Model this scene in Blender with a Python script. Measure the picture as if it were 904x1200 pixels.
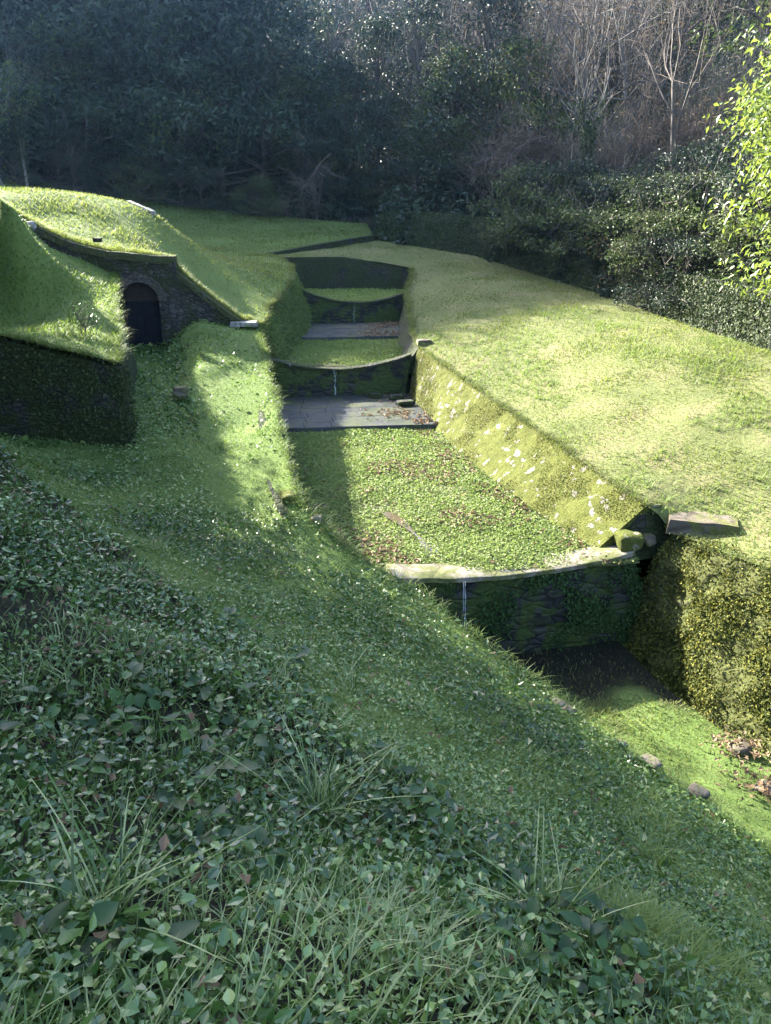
import bpy, math, random
import numpy as np
from mathutils import Vector, geometry
R = math.radians
for o in list(bpy.data.objects): bpy.data.objects.remove(o)
SC = bpy.context.scene
COL = SC.collection
rng = np.random.default_rng(7)
random.seed(7)

# ------------------------------------------------------------------ camera, sky, sun
CAMZ, PITCH, FPX = 7.0, 20.0, 906.0
cam_d = bpy.data.cameras.new('camera'); cam = bpy.data.objects.new('camera', cam_d); COL.objects.link(cam)
cam.location = (0, 0, CAMZ); cam.rotation_euler = (R(90-PITCH), 0, 0)
cam_d.sensor_fit = 'VERTICAL'; cam_d.sensor_height = 24; cam_d.lens = 24*FPX/1200
cam_d.clip_start = .05; cam_d.clip_end = 800
SC.camera = cam
SUN_AZ, SUN_EL = 50.0, 32.0          # azimuth to the left of the view direction
sd = Vector((-math.sin(R(SUN_AZ))*math.cos(R(SUN_EL)), math.cos(R(SUN_AZ))*math.cos(R(SUN_EL)), math.sin(R(SUN_EL))))
sun_d = bpy.data.lights.new('sun', 'SUN'); sun_d.energy = 5.0; sun_d.angle = R(.5); sun_d.color = (1, .93, .80)
sun = bpy.data.objects.new('sun', sun_d); COL.objects.link(sun); sun.location = (-20, 20, 30)
sun.rotation_euler = sd.to_track_quat('Z', 'Y').to_euler()
w = bpy.data.worlds.new('World'); SC.world = w; w.use_nodes = True
nt = w.node_tree; bg = nt.nodes['Background']
sky = nt.nodes.new('ShaderNodeTexSky'); sky.sky_type = 'NISHITA'; sky.sun_disc = False
sky.sun_elevation = R(SUN_EL); sky.sun_rotation = R(360-SUN_AZ)
sky.air_density = .8; sky.dust_density = 2.0; sky.ozone_density = .6
nt.links.new(sky.outputs[0], bg.inputs[0]); bg.inputs[1].default_value = .135
SC.view_settings.view_transform = 'Standard'; SC.view_settings.look = 'None'
SC.view_settings.exposure = 3.25; SC.view_settings.gamma = 1
SC.view_settings.use_curve_mapping = False
SC.cycles.max_bounces = 6; SC.cycles.diffuse_bounces = 3; SC.cycles.transparent_max_bounces = 4

# ------------------------------------------------------------------ helpers
CP, SP = math.cos(R(PITCH)), math.sin(R(PITCH))
def W(px, py, Y, dz=0.0):
    """a point of the valley seen in the given direction at forward distance Y (metres)"""
    u = (px-452)/FPX; v = (600-py)/FPX
    s = Y/(CP+v*SP)
    return (u*s, Y, CAMZ+(-SP+v*CP)*s+dz)

def hash3(i, j, k, seed):
    n = (i*374761393 + j*668265263 + k*1274126177 + seed*974711) & 0xffffffff
    n = ((n ^ (n >> 13))*1103515245) & 0xffffffff
    n = ((n ^ (n >> 16))*2654435761) & 0xffffffff
    return ((n >> 8) & 0xffff)/65535.0
def vnoise(P, freq=1.0, seed=0):
    P = np.asarray(P, float)*freq
    I = np.floor(P).astype(np.int64); f = P-I; f = f*f*(3-2*f)
    r = 0
    for a in (0, 1):
        for b in (0, 1):
            for c in (0, 1):
                wt = (f[:,0] if a else 1-f[:,0])*(f[:,1] if b else 1-f[:,1])*(f[:,2] if c else 1-f[:,2])
                r = r + wt*hash3(I[:,0]+a, I[:,1]+b, I[:,2]+c, seed)
    return r*2-1
def fbm(P, freq=1.0, octv=3, seed=0):
    r = 0; a = 1; t = 0
    for o in range(octv):
        r = r + a*vnoise(P, freq*2**o, seed+o*17); t += a; a *= .5
    return r/t

class TPS:
    def __init__(s, P, reg=2e-3):
        P = np.asarray(P, float); s.c = P[:, :2]; n = len(P)
        d = np.linalg.norm(s.c[:,None]-s.c[None], axis=2)
        K = s.k(d) + np.eye(n)*reg
        Q = np.hstack([np.ones((n,1)), s.c])
        A = np.block([[K, Q],[Q.T, np.zeros((3,3))]])
        s.w = np.linalg.lstsq(A, np.concatenate([P[:,2], np.zeros(3)]), rcond=None)[0]
    @staticmethod
    def k(d): return np.where(d > 1e-9, d*d*np.log(np.maximum(d, 1e-9)), 0)
    def __call__(s, xy):
        xy = np.asarray(xy, float); out = np.empty(len(xy))
        for a in range(0, len(xy), 20000):
            q = xy[a:a+20000]
            d = np.linalg.norm(q[:,None]-s.c[None], axis=2)
            out[a:a+20000] = s.k(d)@s.w[:-3] + s.w[-3] + q@s.w[-2:]
        return out

def tag(o, label=None, cat=None, group=None, kind=None):
    if label: o['label'] = label
    if cat: o['category'] = cat
    if group: o['group'] = group
    if kind: o['kind'] = kind
    return o
def empty(name, loc, rz=0):
    o = bpy.data.objects.new(name, None); COL.objects.link(o)
    o.location = loc; o.rotation_euler = (0, 0, rz); o.empty_display_size = .3
    return o
k_auto = True
def raw_mesh(name, V, F, mat=None, rnd=None, smooth=False):
    """V (n,3), F (m,k) arrays with the same number of corners"""
    V = np.asarray(V, np.float32); F = np.asarray(F, np.int32)
    me = bpy.data.meshes.new(name)
    me.vertices.add(len(V)); me.vertices.foreach_set('co', V.ravel())
    k = F.shape[1]
    me.loops.add(F.size); me.loops.foreach_set('vertex_index', F.ravel())
    me.polygons.add(len(F)); me.polygons.foreach_set('loop_start', np.arange(0, F.size, k, dtype=np.int32))
    try: me.polygons.foreach_set('loop_total', np.full(len(F), k, np.int32))
    except Exception: pass
    auto = not smooth and len(F) < 60000
    me.polygons.foreach_set('use_smooth', np.full(len(F), bool(smooth or auto)))
    if rnd is not None:
        a = me.attributes.new('rnd', 'FLOAT', 'POINT'); a.data.foreach_set('value', np.asarray(rnd, np.float32))
    me.update(calc_edges=True); me.validate()
    if auto and len(F) < 30000 and k_auto: me.set_sharp_from_angle(angle=R(42))
    if mat: me.materials.append(mat)
    return me
def obj(name, me, parent=None, loc=(0,0,0)):
    o = bpy.data.objects.new(name, me); COL.objects.link(o); o.location = loc
    if parent: o.parent = parent
    return o
def mk(name, V, F, mat, parent=None, rnd=None, smooth=False):
    """mesh given in world coordinates; origin at its base (or its parent's origin)"""
    V = np.asarray(V, float)
    if parent is not None:
        org = np.array(parent.location)
        if parent.parent is not None: org = org+np.array(parent.parent.location)
        return obj(name, raw_mesh(name, V-org, F, mat, rnd, smooth), parent)
    org = np.array([(V[:,0].min()+V[:,0].max())/2, (V[:,1].min()+V[:,1].max())/2, V[:,2].min()])
    return obj(name, raw_mesh(name, V-org, F, mat, rnd, smooth), None, org)
def tris_of(faces):
    out = []
    for f in faces:
        for k in range(1, len(f)-1): out.append((f[0], f[k], f[k+1]))
    return np.array(out, np.int32)
def resample(P, step):
    P = np.asarray(P, float); d = np.linalg.norm(np.diff(P, axis=0), axis=1)
    s = np.concatenate([[0], np.cumsum(d)]); n = max(2, int(s[-1]/step)+1)
    t = np.linspace(0, s[-1], n)
    return np.stack([np.interp(t, s, P[:,k]) for k in range(P.shape[1])], 1)
def in_poly(xy, poly):
    x, y = xy[:,0], xy[:,1]; r = np.zeros(len(xy), bool); n = len(poly); j = n-1
    for i in range(n):
        xi, yi = poly[i][:2]; xj, yj = poly[j][:2]
        c = ((yi > y) != (yj > y)) & (x < (xj-xi)*(y-yi)/((yj-yi) if yj != yi else 1e-12)+xi)
        r ^= c; j = i
    return r
def seg_dist(xy, poly):
    d = np.full(len(xy), 1e9); n = len(poly)
    for i in range(n):
        a = np.array(poly[i][:2]); b = np.array(poly[(i+1) % n][:2]); ab = b-a
        t = np.clip(((xy-a)@ab)/max(ab@ab, 1e-9), 0, 1)
        d = np.minimum(d, np.linalg.norm(xy-(a+t[:,None]*ab), axis=1))
    return d
def cdt(boundary, inner, eps=1e-4):
    n = len(boundary)
    vs = [Vector((float(p[0]), float(p[1]))) for p in boundary]+[Vector((float(p[0]), float(p[1]))) for p in inner]
    r = geometry.delaunay_2d_cdt(vs, [], [list(range(n))], 1, eps)
    return np.array([[v.x, v.y] for v in r[0]]), tris_of(r[2])
REG = {}
def region(name, bnd, ctrl, mat, near=.18, far=.45, amp=.03, seed=0, bstep=.3, tint=None):
    """ground sheet bounded by a closed polyline, height from control points"""
    b = resample(list(bnd)+[bnd[0]], bstep)[:-1]
    f = TPS(np.vstack([resample(list(bnd)+[bnd[0]], 1.0)[:-1], np.array(ctrl)]) if len(ctrl) else resample(list(bnd)+[bnd[0]], 1.0)[:-1])
    lo, hi = b[:,:2].min(0), b[:,:2].max(0); pts = []
    for st, y0, y1 in ((near, -50, 16), (far, 16, 500)):
        gx, gy = np.meshgrid(np.arange(lo[0], hi[0], st), np.arange(max(lo[1], y0), min(hi[1], y1), st))
        pts.append(np.stack([gx.ravel(), gy.ravel()], 1)+rng.uniform(-.3, .3, (gx.size, 2))*st)
    q = np.vstack(pts); q = q[in_poly(q, b)]; q = q[seg_dist(q, b) > near*.6]
    V2, T = cdt(b, q)
    z = f(V2); de = seg_dist(V2, b)
    d0 = np.linalg.norm(V2[:,None]-b[None,:,:2], axis=2)
    near_i = d0.argmin(1); onb = de < 1e-3
    z[onb] = b[near_i[onb], 2]
    V = np.column_stack([V2, z])
    fade = np.clip(de/.4, 0, 1)
    V[:,2] += amp*fbm(np.column_stack([V2, np.zeros(len(V2))]), .8, 4, seed)*fade*2
    a, bb, c = V[T[:,0]], V[T[:,1]], V[T[:,2]]
    flip = np.cross(bb-a, c-a)[:,2] < 0
    T[flip] = T[flip][:, ::-1]
    o = mk(name, V, T, mat, smooth=True, rnd=None if tint is None else tint(V[:,:2])); o['kind'] = 'structure'
    REG[name] = (V, T, f, b)
    return o
def visible(P, margin=1.3):
    x = P[:,0]; y = P[:,1]; z = P[:,2]-CAMZ
    d = y*CP-z*SP; u = x/np.maximum(d, .01); v = (y*SP+z*CP)/np.maximum(d, .01)
    return (d > .3) & (np.abs(u) < .499*margin+.3/np.maximum(d,.3)) & (v < .662*margin) & (v > -.662*margin-.4)
def scatter(V, T, dens, seed=0):
    """points on triangles; dens(P) = points per square metre"""
    g = np.random.default_rng(seed)
    a, b, c = V[T[:,0]], V[T[:,1]], V[T[:,2]]
    n = np.cross(b-a, c-a); ar = np.linalg.norm(n, axis=1)/2
    cen = (a+b+c)/3
    e = ar*np.maximum(dens(cen), 0)*visible(cen)
    cnt = np.floor(e+g.random(len(e))).astype(int)
    idx = np.repeat(np.arange(len(T)), cnt)
    r1 = np.sqrt(g.random(len(idx))); r2 = g.random(len(idx))
    P = a[idx]*(1-r1)[:,None]+b[idx]*(r1*(1-r2))[:,None]+c[idx]*(r1*r2)[:,None]
    nn = n[idx]/np.maximum(np.linalg.norm(n[idx], axis=1), 1e-9)[:,None]
    return P, nn
def unit(v): return v/np.maximum(np.linalg.norm(v, axis=-1, keepdims=True), 1e-9)
def blades(P, N, h, wd, seed=0, segs=2, lean=.35, bend=.6):
    """curved tapering grass blades"""
    g = np.random.default_rng(seed); n = len(P)
    h = np.broadcast_to(h, n)*g.uniform(.55, 1.3, n); wd = np.broadcast_to(wd, n)*g.uniform(.7, 1.3, n)
    yaw = g.uniform(0, 2*np.pi, n); d = np.stack([np.cos(yaw), np.sin(yaw), 0*yaw], 1)
    s = np.stack([-np.sin(yaw), np.cos(yaw), 0*yaw], 1)
    up = unit(N*.5+np.array([0, 0, .6])); ln = g.uniform(0, lean, n); bd = g.uniform(.1, bend, n)
    rows = []
    for k in range(segs+1):
        t = k/segs
        c = P+up*(h*t*(1-.35*bd*t))[:,None]+d*(h*(ln*t+bd*t*t))[:,None]-up*.01
        if k < segs:
            ww = (wd*(1-.55*t))[:,None]*.5
            rows += [c-s*ww, c+s*ww]
        else: rows.append(c)
    V = np.stack(rows, 1); m = V.shape[1]
    tri = []
    for k in range(segs-1):
        a = 2*k; tri += [(a, a+1, a+3), (a, a+3, a+2)]
    a = 2*(segs-1); tri.append((a, a+1, a+2))
    F = (np.arange(n)[:,None,None]*m+np.array(tri)[None]).reshape(-1, 3)
    return V.reshape(-1, 3), F, np.repeat(g.random(n), m)
def leaves(P, A, N, L, Wd, seed=0, fold=.18, wob=0.0):
    """folded diamond leaves: base P, axis A, face normal N"""
    g = np.random.default_rng(seed); n = len(P)
    A = unit(A); S = unit(np.cross(N, A)); U = np.cross(A, S)
    L = (np.broadcast_to(L, n)*g.uniform(.65, 1.3, n))[:,None]; Wd = (np.broadcast_to(Wd, n)*g.uniform(.75, 1.25, n))[:,None]
    m = P+A*L*.45
    V = np.stack([P, m+S*Wd*.5+U*Wd*fold, P+A*L-U*L*.12, m-S*Wd*.5+U*Wd*fold], 1)
    F = (np.arange(n)[:,None,None]*4+np.array([(0,1,2),(0,2,3)])[None]).reshape(-1, 3)
    return V.reshape(-1, 3), F, np.repeat(g.random(n), 4)
def bigleaves(P, A, N, L, Wd, seed=0, shape='ovate'):
    """broad leaves with a folded midrib, drooping tip and 12 faces each"""
    g = np.random.default_rng(seed); n = len(P)
    A = unit(A); S = unit(np.cross(N, A)); U = np.cross(A, S)
    L = (np.broadcast_to(L, n)*g.uniform(.7, 1.25, n))[:,None]; Wd = (np.broadcast_to(Wd, n)*g.uniform(.8, 1.2, n))[:,None]
    dr = g.uniform(.1, .5, n)[:,None]; tw = g.uniform(-.15, .15, n)[:,None]
    def pt(t, s, lift): return P+A*L*(t-.1*dr*t*t)+S*Wd*s+U*(Wd*lift-L*dr*t*t*.55+L*tw*s)
    rows = [pt(0,0,0), pt(.10,.36,.12), pt(.22,0,0), pt(.10,-.36,.12), pt(.38,.5,.14), pt(.45,0,.0), pt(.38,-.5,.14),
            pt(.72,.30,.08), pt(.75,0,0), pt(.72,-.30,.08), pt(1,0,0)]
    if shape == 'ovate': rows[1] = pt(.06,.22,.08); rows[3] = pt(.06,-.22,.08)
    V = np.stack(rows, 1); m = 11
    tri = [(0,2,1),(0,3,2),(1,2,5),(1,5,4),(2,3,6),(2,6,5),(4,5,8),(4,8,7),(5,6,9),(5,9,8),(7,8,10),(8,9,10)]
    F = (np.arange(n)[:,None,None]*m+np.array(tri)[None]).reshape(-1, 3)
    return V.reshape(-1, 3), F, np.repeat(g.random(n), m)
def join(parts):
    V, F, Q = [], [], []; k = 0
    for v, f, r in parts:
        V.append(v); F.append(f+k); Q.append(r); k += len(v)
    return np.vstack(V), np.vstack(F), np.concatenate(Q)
def tubes(segs, sides=5, seed=0):
    """segs rows: x0 y0 z0 x1 y1 z1 r0 r1"""
    s = np.asarray(segs, float); n = len(s); a, b = s[:,:3], s[:,3:6]
    d = unit(b-a); ref = np.where(np.abs(d[:,2:3]) > .9, np.array([[1.,0,0]]), np.array([[0,0,1.]]))
    x = unit(np.cross(ref, d)); y = np.cross(d, x)
    an = np.arange(sides)*2*np.pi/sides
    ring = x[:,None]*np.cos(an)[None,:,None]+y[:,None]*np.sin(an)[None,:,None]
    V = np.concatenate([a[:,None]+ring*s[:,6][:,None,None], b[:,None]+ring*s[:,7][:,None,None]], 1)
    tri = []
    for k in range(sides):
        j = (k+1) % sides; tri += [(k, j, sides+j), (k, sides+j, sides+k)]
    F = (np.arange(n)[:,None,None]*2*sides+np.array(tri)[None]).reshape(-1, 3)
    return V.reshape(-1, 3), F, np.repeat(np.random.default_rng(seed).random(n), 2*sides)

# ------------------------------------------------------------------ materials
def mat_base(name):
    m = bpy.data.materials.new(name); m.use_nodes = True; nt = m.node_tree
    p = nt.nodes['Principled BSDF']; out = nt.nodes['Material Output']
    return m, nt, p, out
def ramp(nt, fac, stops):
    r = nt.nodes.new('ShaderNodeValToRGB'); el = r.color_ramp.elements
    while len(el) < len(stops): el.new(.5)
    for e, (p, c) in zip(el, stops): e.position = p; e.color = (*c, 1)
    nt.links.new(fac, r.inputs[0]); return r.outputs[0]
def noise(nt, scale, detail=5, rough=.6, dist=0, co=None):
    n = nt.nodes.new('ShaderNodeTexNoise'); n.inputs['Scale'].default_value = scale; n.inputs['Detail'].default_value = detail
    n.inputs['Roughness'].default_value = rough; n.inputs['Distortion'].default_value = dist
    if co is None:
        t = nt.nodes.get('TC') or nt.nodes.new('ShaderNodeTexCoord'); t.name = 'TC'; co = t.outputs['Object']
    nt.links.new(co, n.inputs['Vector']); return n.outputs['Fac']
def vor(nt, scale, feature='F1', out='Distance', rnd=1.0, stretch=None):
    n = nt.nodes.new('ShaderNodeTexVoronoi'); n.feature = feature; n.inputs['Scale'].default_value = scale
    n.inputs['Randomness'].default_value = rnd
    t = nt.nodes.get('TC') or nt.nodes.new('ShaderNodeTexCoord'); t.name = 'TC'; co = t.outputs['Object']
    if stretch:
        mp = nt.nodes.new('ShaderNodeMapping'); mp.inputs['Scale'].default_value = stretch
        nt.links.new(co, mp.inputs[0]); co = mp.outputs[0]
    nt.links.new(co, n.inputs['Vector']); return n.outputs[out]
def mix(nt, fac, a, b):
    n = nt.nodes.new('ShaderNodeMix'); n.data_type = 'RGBA'
    for s, v in ((n.inputs[0], fac), (n.inputs[6], a), (n.inputs[7], b)):
        if hasattr(v, 'is_linked'): nt.links.new(v, s)
        elif isinstance(v, tuple): s.default_value = (*v, 1)
        else: s.default_value = v
    return n.outputs[2]
def mth(nt, op, a, b=0.0):
    n = nt.nodes.new('ShaderNodeMath'); n.operation = op
    for s, v in ((n.inputs[0], a), (n.inputs[1], b)):
        if hasattr(v, 'is_linked'): nt.links.new(v, s)
        else: s.default_value = v
    return n.outputs[0]
def bump(nt, p, h, strength=.6, dist=.05):
    b = nt.nodes.new('ShaderNodeBump'); b.inputs['Strength'].default_value = strength; b.inputs['Distance'].default_value = dist
    nt.links.new(h, b.inputs['Height']); nt.links.new(b.outputs[0], p.inputs['Normal'])
def leaf_mat(name, cols, rough=.5, trans=.35, spec=.4, tcol=None, edge=0.0):
    m, nt, p, out = mat_base(name)
    a = nt.nodes.new('ShaderNodeAttribute'); a.attribute_name = 'rnd'
    n = len(cols); c = ramp(nt, a.outputs['Fac'], [((i/(n-1))*(1-2*edge)+edge, cols[i]) for i in range(n)])
    nt.links.new(c, p.inputs['Base Color']); p.inputs['Roughness'].default_value = rough
    p.inputs['Specular IOR Level'].default_value = spec
    t = nt.nodes.new('ShaderNodeBsdfTranslucent')
    tc = mix(nt, .6, c, tcol) if tcol else c
    nt.links.new(tc, t.inputs[0])
    ms = nt.nodes.new('ShaderNodeMixShader'); ms.inputs[0].default_value = trans
    nt.links.new(p.outputs[0], ms.inputs[1]); nt.links.new(t.outputs[0], ms.inputs[2]); nt.links.new(ms.outputs[0], out.inputs[0])
    return m
def ground_mat(name, cols, scale=1.2, rough=.95):
    m, nt, p, out = mat_base(name)
    f = noise(nt, scale, 8, .65, .4); g = noise(nt, scale*14, 4, .7)
    c = ramp(nt, mth(nt, 'ADD', mth(nt, 'MULTIPLY', f, .6), mth(nt, 'MULTIPLY', g, .4)), [(.3+.4*i/(len(cols)-1), cols[i]) for i in range(len(cols))])
    nt.links.new(c, p.inputs['Base Color']); p.inputs['Roughness'].default_value = rough; p.inputs['Specular IOR Level'].default_value = .2
    bump(nt, p, g, .8, .04)
    return m
def stone_mat(name, stone, joint, moss, moss_amt=.5, scale=4.0, lichen=None, stretch=(1,1,1.7), rough=.85, mscale=1.5):
    """rubble masonry: cells of stone, dark joints, moss patches, optional pale lichen"""
    m, nt, p, out = mat_base(name)
    cell = vor(nt, scale, 'F1', 'Color', 1, stretch); edge = vor(nt, scale, 'DISTANCE_TO_EDGE', 'Distance', 1, stretch)
    sep = nt.nodes.new('ShaderNodeSeparateColor'); nt.links.new(cell, sep.inputs[0])
    c = ramp(nt, sep.outputs[0], [(0, stone[0]), (.5, stone[1]), (1, stone[2])])
    fine = noise(nt, scale*7, 6, .7)
    c = mix(nt, mth(nt, 'MULTIPLY', fine, .55), c, tuple(x*.45 for x in stone[0]))
    jm = ramp(nt, edge, [(.0, (1,1,1)), (.09, (0,0,0))])
    c = mix(nt, jm, c, joint)
    mn = noise(nt, mscale, 9, .72, .3)
    mfac = ramp(nt, mn, [(.62-moss_amt*.4, (0,0,0)), (.70-moss_amt*.4, (1,1,1))])
    mv = ramp(nt, noise(nt, 22, 5, .7), [(.3, moss[0]), (.7, moss[1])])
    c = mix(nt, mfac, c, mv)
    if lichen:
        lf = ramp(nt, noise(nt, lichen[1], 7, .62, .8), [(lichen[2], (0,0,0)), (lichen[2]+.035, (1,1,1))])
        lv = ramp(nt, noise(nt, 30, 4, .7), [(.3, tuple(x*.6 for x in lichen[0])), (.65, lichen[0])])
        c = mix(nt, lf, c, lv)
    nt.links.new(c, p.inputs['Base Color']); p.inputs['Roughness'].default_value = rough; p.inputs['Specular IOR Level'].default_value = .25
    hh = mth(nt, 'ADD', mth(nt, 'MINIMUM', mth(nt, 'MULTIPLY', edge, 3), .5), mth(nt, 'MULTIPLY', noise(nt, 26, 6, .75), .6))
    bump(nt, p, hh, .9, .05)
    return m
def bark_mat(name, a, b):
    m, nt, p, out = mat_base(name)
    at = nt.nodes.new('ShaderNodeAttribute'); at.attribute_name = 'rnd'
    c = ramp(nt, mth(nt, 'ADD', mth(nt, 'MULTIPLY', at.outputs['Fac'], .5), mth(nt, 'MULTIPLY', noise(nt, 9, 5, .7), .5)), [(.25, a), (.75, b)])
    nt.links.new(c, p.inputs['Base Color']); p.inputs['Roughness'].default_value = .9
    return m
M = {}
M['soil'] = ground_mat('soil_under_plants', [(.012,.012,.008), (.024,.026,.012), (.035,.03,.018)], 2.5)
m, nt, p, out = mat_base('turf_and_soil')
at = nt.nodes.new('ShaderNodeAttribute'); at.attribute_name = 'rnd'; g_ = noise(nt, 30, 4, .7)
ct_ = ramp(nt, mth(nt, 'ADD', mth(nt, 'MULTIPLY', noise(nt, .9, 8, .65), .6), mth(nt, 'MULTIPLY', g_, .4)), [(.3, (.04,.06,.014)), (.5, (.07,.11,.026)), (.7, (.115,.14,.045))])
cs_ = ramp(nt, noise(nt, 5, 6, .7), [(.3, (.004,.004,.003)), (.55, (.010,.012,.005)), (.75, (.024,.019,.011))])  # soil tone taken near black in place of shade between the plants
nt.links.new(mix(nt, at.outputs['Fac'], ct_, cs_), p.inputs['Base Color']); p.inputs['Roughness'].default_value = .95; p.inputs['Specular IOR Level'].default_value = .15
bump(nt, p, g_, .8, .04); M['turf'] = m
M['lawn'] = ground_mat('lawn_ground', [(.045,.065,.015), (.075,.11,.024), (.10,.12,.035)], .9)
M['lawn_dry'] = ground_mat('lawn_ground_dry', [(.05,.065,.018), (.085,.096,.032), (.135,.105,.062)], .8)
M['forest_floor'] = ground_mat('forest_floor', [(.012,.016,.010), (.028,.030,.018), (.045,.036,.024)], .7)
M['mud'] = ground_mat('pool_mud', [(.05,.04,.028), (.085,.08,.04), (.08,.11,.03)], 2.0, .75)
M['dark_stone'] = stone_mat('dark_wet_masonry', [(.018,.019,.017), (.032,.031,.027), (.06,.057,.05)], (.006,.006,.005), [(.010,.016,.004), (.03,.042,.010)], .55, 6, ((.13,.13,.12), 5.0, .66))
M['door_stone'] = stone_mat('rubble_masonry', [(.026,.026,.024), (.05,.048,.043), (.095,.09,.08)], (.007,.007,.006), [(.014,.02,.006), (.03,.038,.012)], .4, 5.5, ((.16,.155,.14), 5.5, .64))
M['weir_stone'] = stone_mat('weir_masonry', [(.014,.015,.014), (.03,.031,.028), (.06,.058,.052)], (.004,.005,.004), [(.016,.028,.005), (.05,.075,.014)], .42, 2.6, None, (1,1,2.4))
m, nt, p, out = mat_base('moss_covered_revetment')
c = ramp(nt, mth(nt, 'ADD', mth(nt, 'MULTIPLY', noise(nt, 4, 6, .7), .5), mth(nt, 'MULTIPLY', noise(nt, 40, 4, .7), .5)), [(.32, (.045,.055,.012)), (.5, (.075,.088,.018)), (.66, (.125,.128,.04))])
c = mix(nt, ramp(nt, noise(nt, 3.2, 8, .75, .2), [(.60, (0,0,0)), (.68, (1,1,1))]), c, (.12,.105,.07))
sp = ramp(nt, mth(nt, 'SUBTRACT', mth(nt, 'ADD', noise(nt, 6.5, 3, .5), mth(nt, 'MULTIPLY', noise(nt, 40, 3, .6), .12)), mth(nt, 'MULTIPLY', vor(nt, 3.5), .30)), [(.525, (0,0,0)), (.57, (1,1,1))])
c = mix(nt, sp, c, ramp(nt, noise(nt, 34, 4, .7), [(.3, (.13,.12,.09)), (.65, (.24,.23,.20))]))
nt.links.new(c, p.inputs['Base Color']); p.inputs['Roughness'].default_value = .95; p.inputs['Specular IOR Level'].default_value = .15
bump(nt, p, mth(nt, 'ADD', noise(nt, 28, 6, .75), mth(nt, 'MULTIPLY', noise(nt, 7, 5, .6), 1.2)), 1.0, .05); M['moss_wall'] = m
M['slab_brown'] = stone_mat('weathered_slab', [(.10,.085,.065), (.13,.11,.085), (.16,.14,.11)], (.05,.04,.03), [(.05,.06,.015), (.11,.11,.03)], .4, 1.2)
M['coping_dark'] = stone_mat('mossy_dark_coping', [(.03,.03,.026), (.05,.048,.04), (.085,.08,.07)], (.008,.008,.007), [(.025,.032,.010), (.06,.065,.022)], .6, 5)
M['wing_moss'] = stone_mat('moss_and_ivy_masonry', [(.03,.028,.022), (.05,.046,.037), (.085,.08,.065)], (.008,.008,.006), [(.025,.034,.007), (.065,.07,.018)], .75, 3.5, None, (1,1,1.8), .9, 2.5)
M['coping'] = stone_mat('worn_coping_stone', [(.16,.145,.11), (.20,.18,.14), (.25,.23,.19)], (.10,.085,.06), [(.05,.065,.02), (.12,.12,.04)], .35, 1.6)
M['pale_stone'] = stone_mat('pale_stone', [(.22,.21,.19), (.28,.27,.25), (.36,.35,.33)], (.10,.10,.09), [(.06,.08,.02), (.13,.15,.04)], .22, 3.0)
M['grass'] = leaf_mat('grass_blade', [(.03,.06,.014), (.11,.165,.038), (.21,.24,.095)], .55, .45, .25, (.16,.24,.03))
M['grass_lit'] = leaf_mat('meadow_grass', [(.05,.072,.020), (.09,.112,.034), (.15,.138,.062)], .6, .48, .2, (.20,.26,.04))
M['grass_fore'] = leaf_mat('long_grass', [(.015,.035,.007), (.075,.135,.028), (.25,.28,.12)], .42, .25, .35, (.12,.22,.04), .1)
M['clover'] = leaf_mat('clover_leaf', [(.010,.026,.006), (.055,.11,.02), (.19,.25,.075)], .36, .2, .45, (.10,.20,.03), .1)
M['broad'] = leaf_mat('broad_dark_leaf', [(.010,.030,.008), (.020,.052,.013), (.05,.105,.022)], .42, .2, .22, (.06,.13,.02))
M['broad2'] = leaf_mat('broad_bright_leaf', [(.03,.075,.02), (.05,.11,.025), (.09,.16,.03)], .45, .3, .2, (.10,.2,.03))
M['weed'] = leaf_mat('weed_leaf', [(.007,.020,.005), (.03,.075,.014), (.17,.25,.07)], .33, .16, .5, (.10,.2,.03), .1)
M['pool_green_lit'] = leaf_mat('pool_clover_lit', [(.07,.12,.03), (.14,.19,.05), (.22,.25,.09)], .55, .45, .25, (.2,.28,.06))  # clover leaf colour made paler to stand in for sun on the pool floor
M['fern'] = leaf_mat('fern_leaf', [(.02,.05,.012), (.035,.075,.018), (.05,.10,.025)], .6, .3, .2)
M['ivy'] = leaf_mat('ivy_leaf', [(.02,.035,.014), (.035,.055,.02), (.06,.08,.025)], .55, .2, .2)
M['mossleaf'] = leaf_mat('wall_moss_leaf', [(.016,.026,.004), (.065,.08,.012), (.145,.14,.024)], .7, .25, .2)
M['ever_dark'] = leaf_mat('evergreen_leaf', [(.010,.021,.014), (.020,.036,.022), (.042,.062,.032)], .5, .2, .22)
M['ever_mid'] = leaf_mat('mid_green_leaf', [(.035,.055,.018), (.055,.08,.025), (.085,.105,.035)], .5, .28, .2)
M['laurel'] = leaf_mat('laurel_leaf', [(.06,.10,.018), (.09,.14,.026), (.13,.17,.04)], .35, .38, .45, (.22,.28,.04))
M['dryleaf'] = leaf_mat('dry_leaf', [(.08,.05,.028), (.15,.10,.058), (.25,.19,.12)], .7, .2, .2)
M['rust'] = leaf_mat('rusty_leaf', [(.10,.055,.025), (.15,.09,.04), (.17,.13,.06)], .6, .3, .2)
M['bark'] = bark_mat('bark', (.035,.03,.025), (.09,.08,.065))
M['bark_pale'] = bark_mat('pale_bark', (.06,.055,.047), (.14,.125,.105))
M['twig'] = bark_mat('twig', (.04,.032,.025), (.10,.078,.06))

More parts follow.
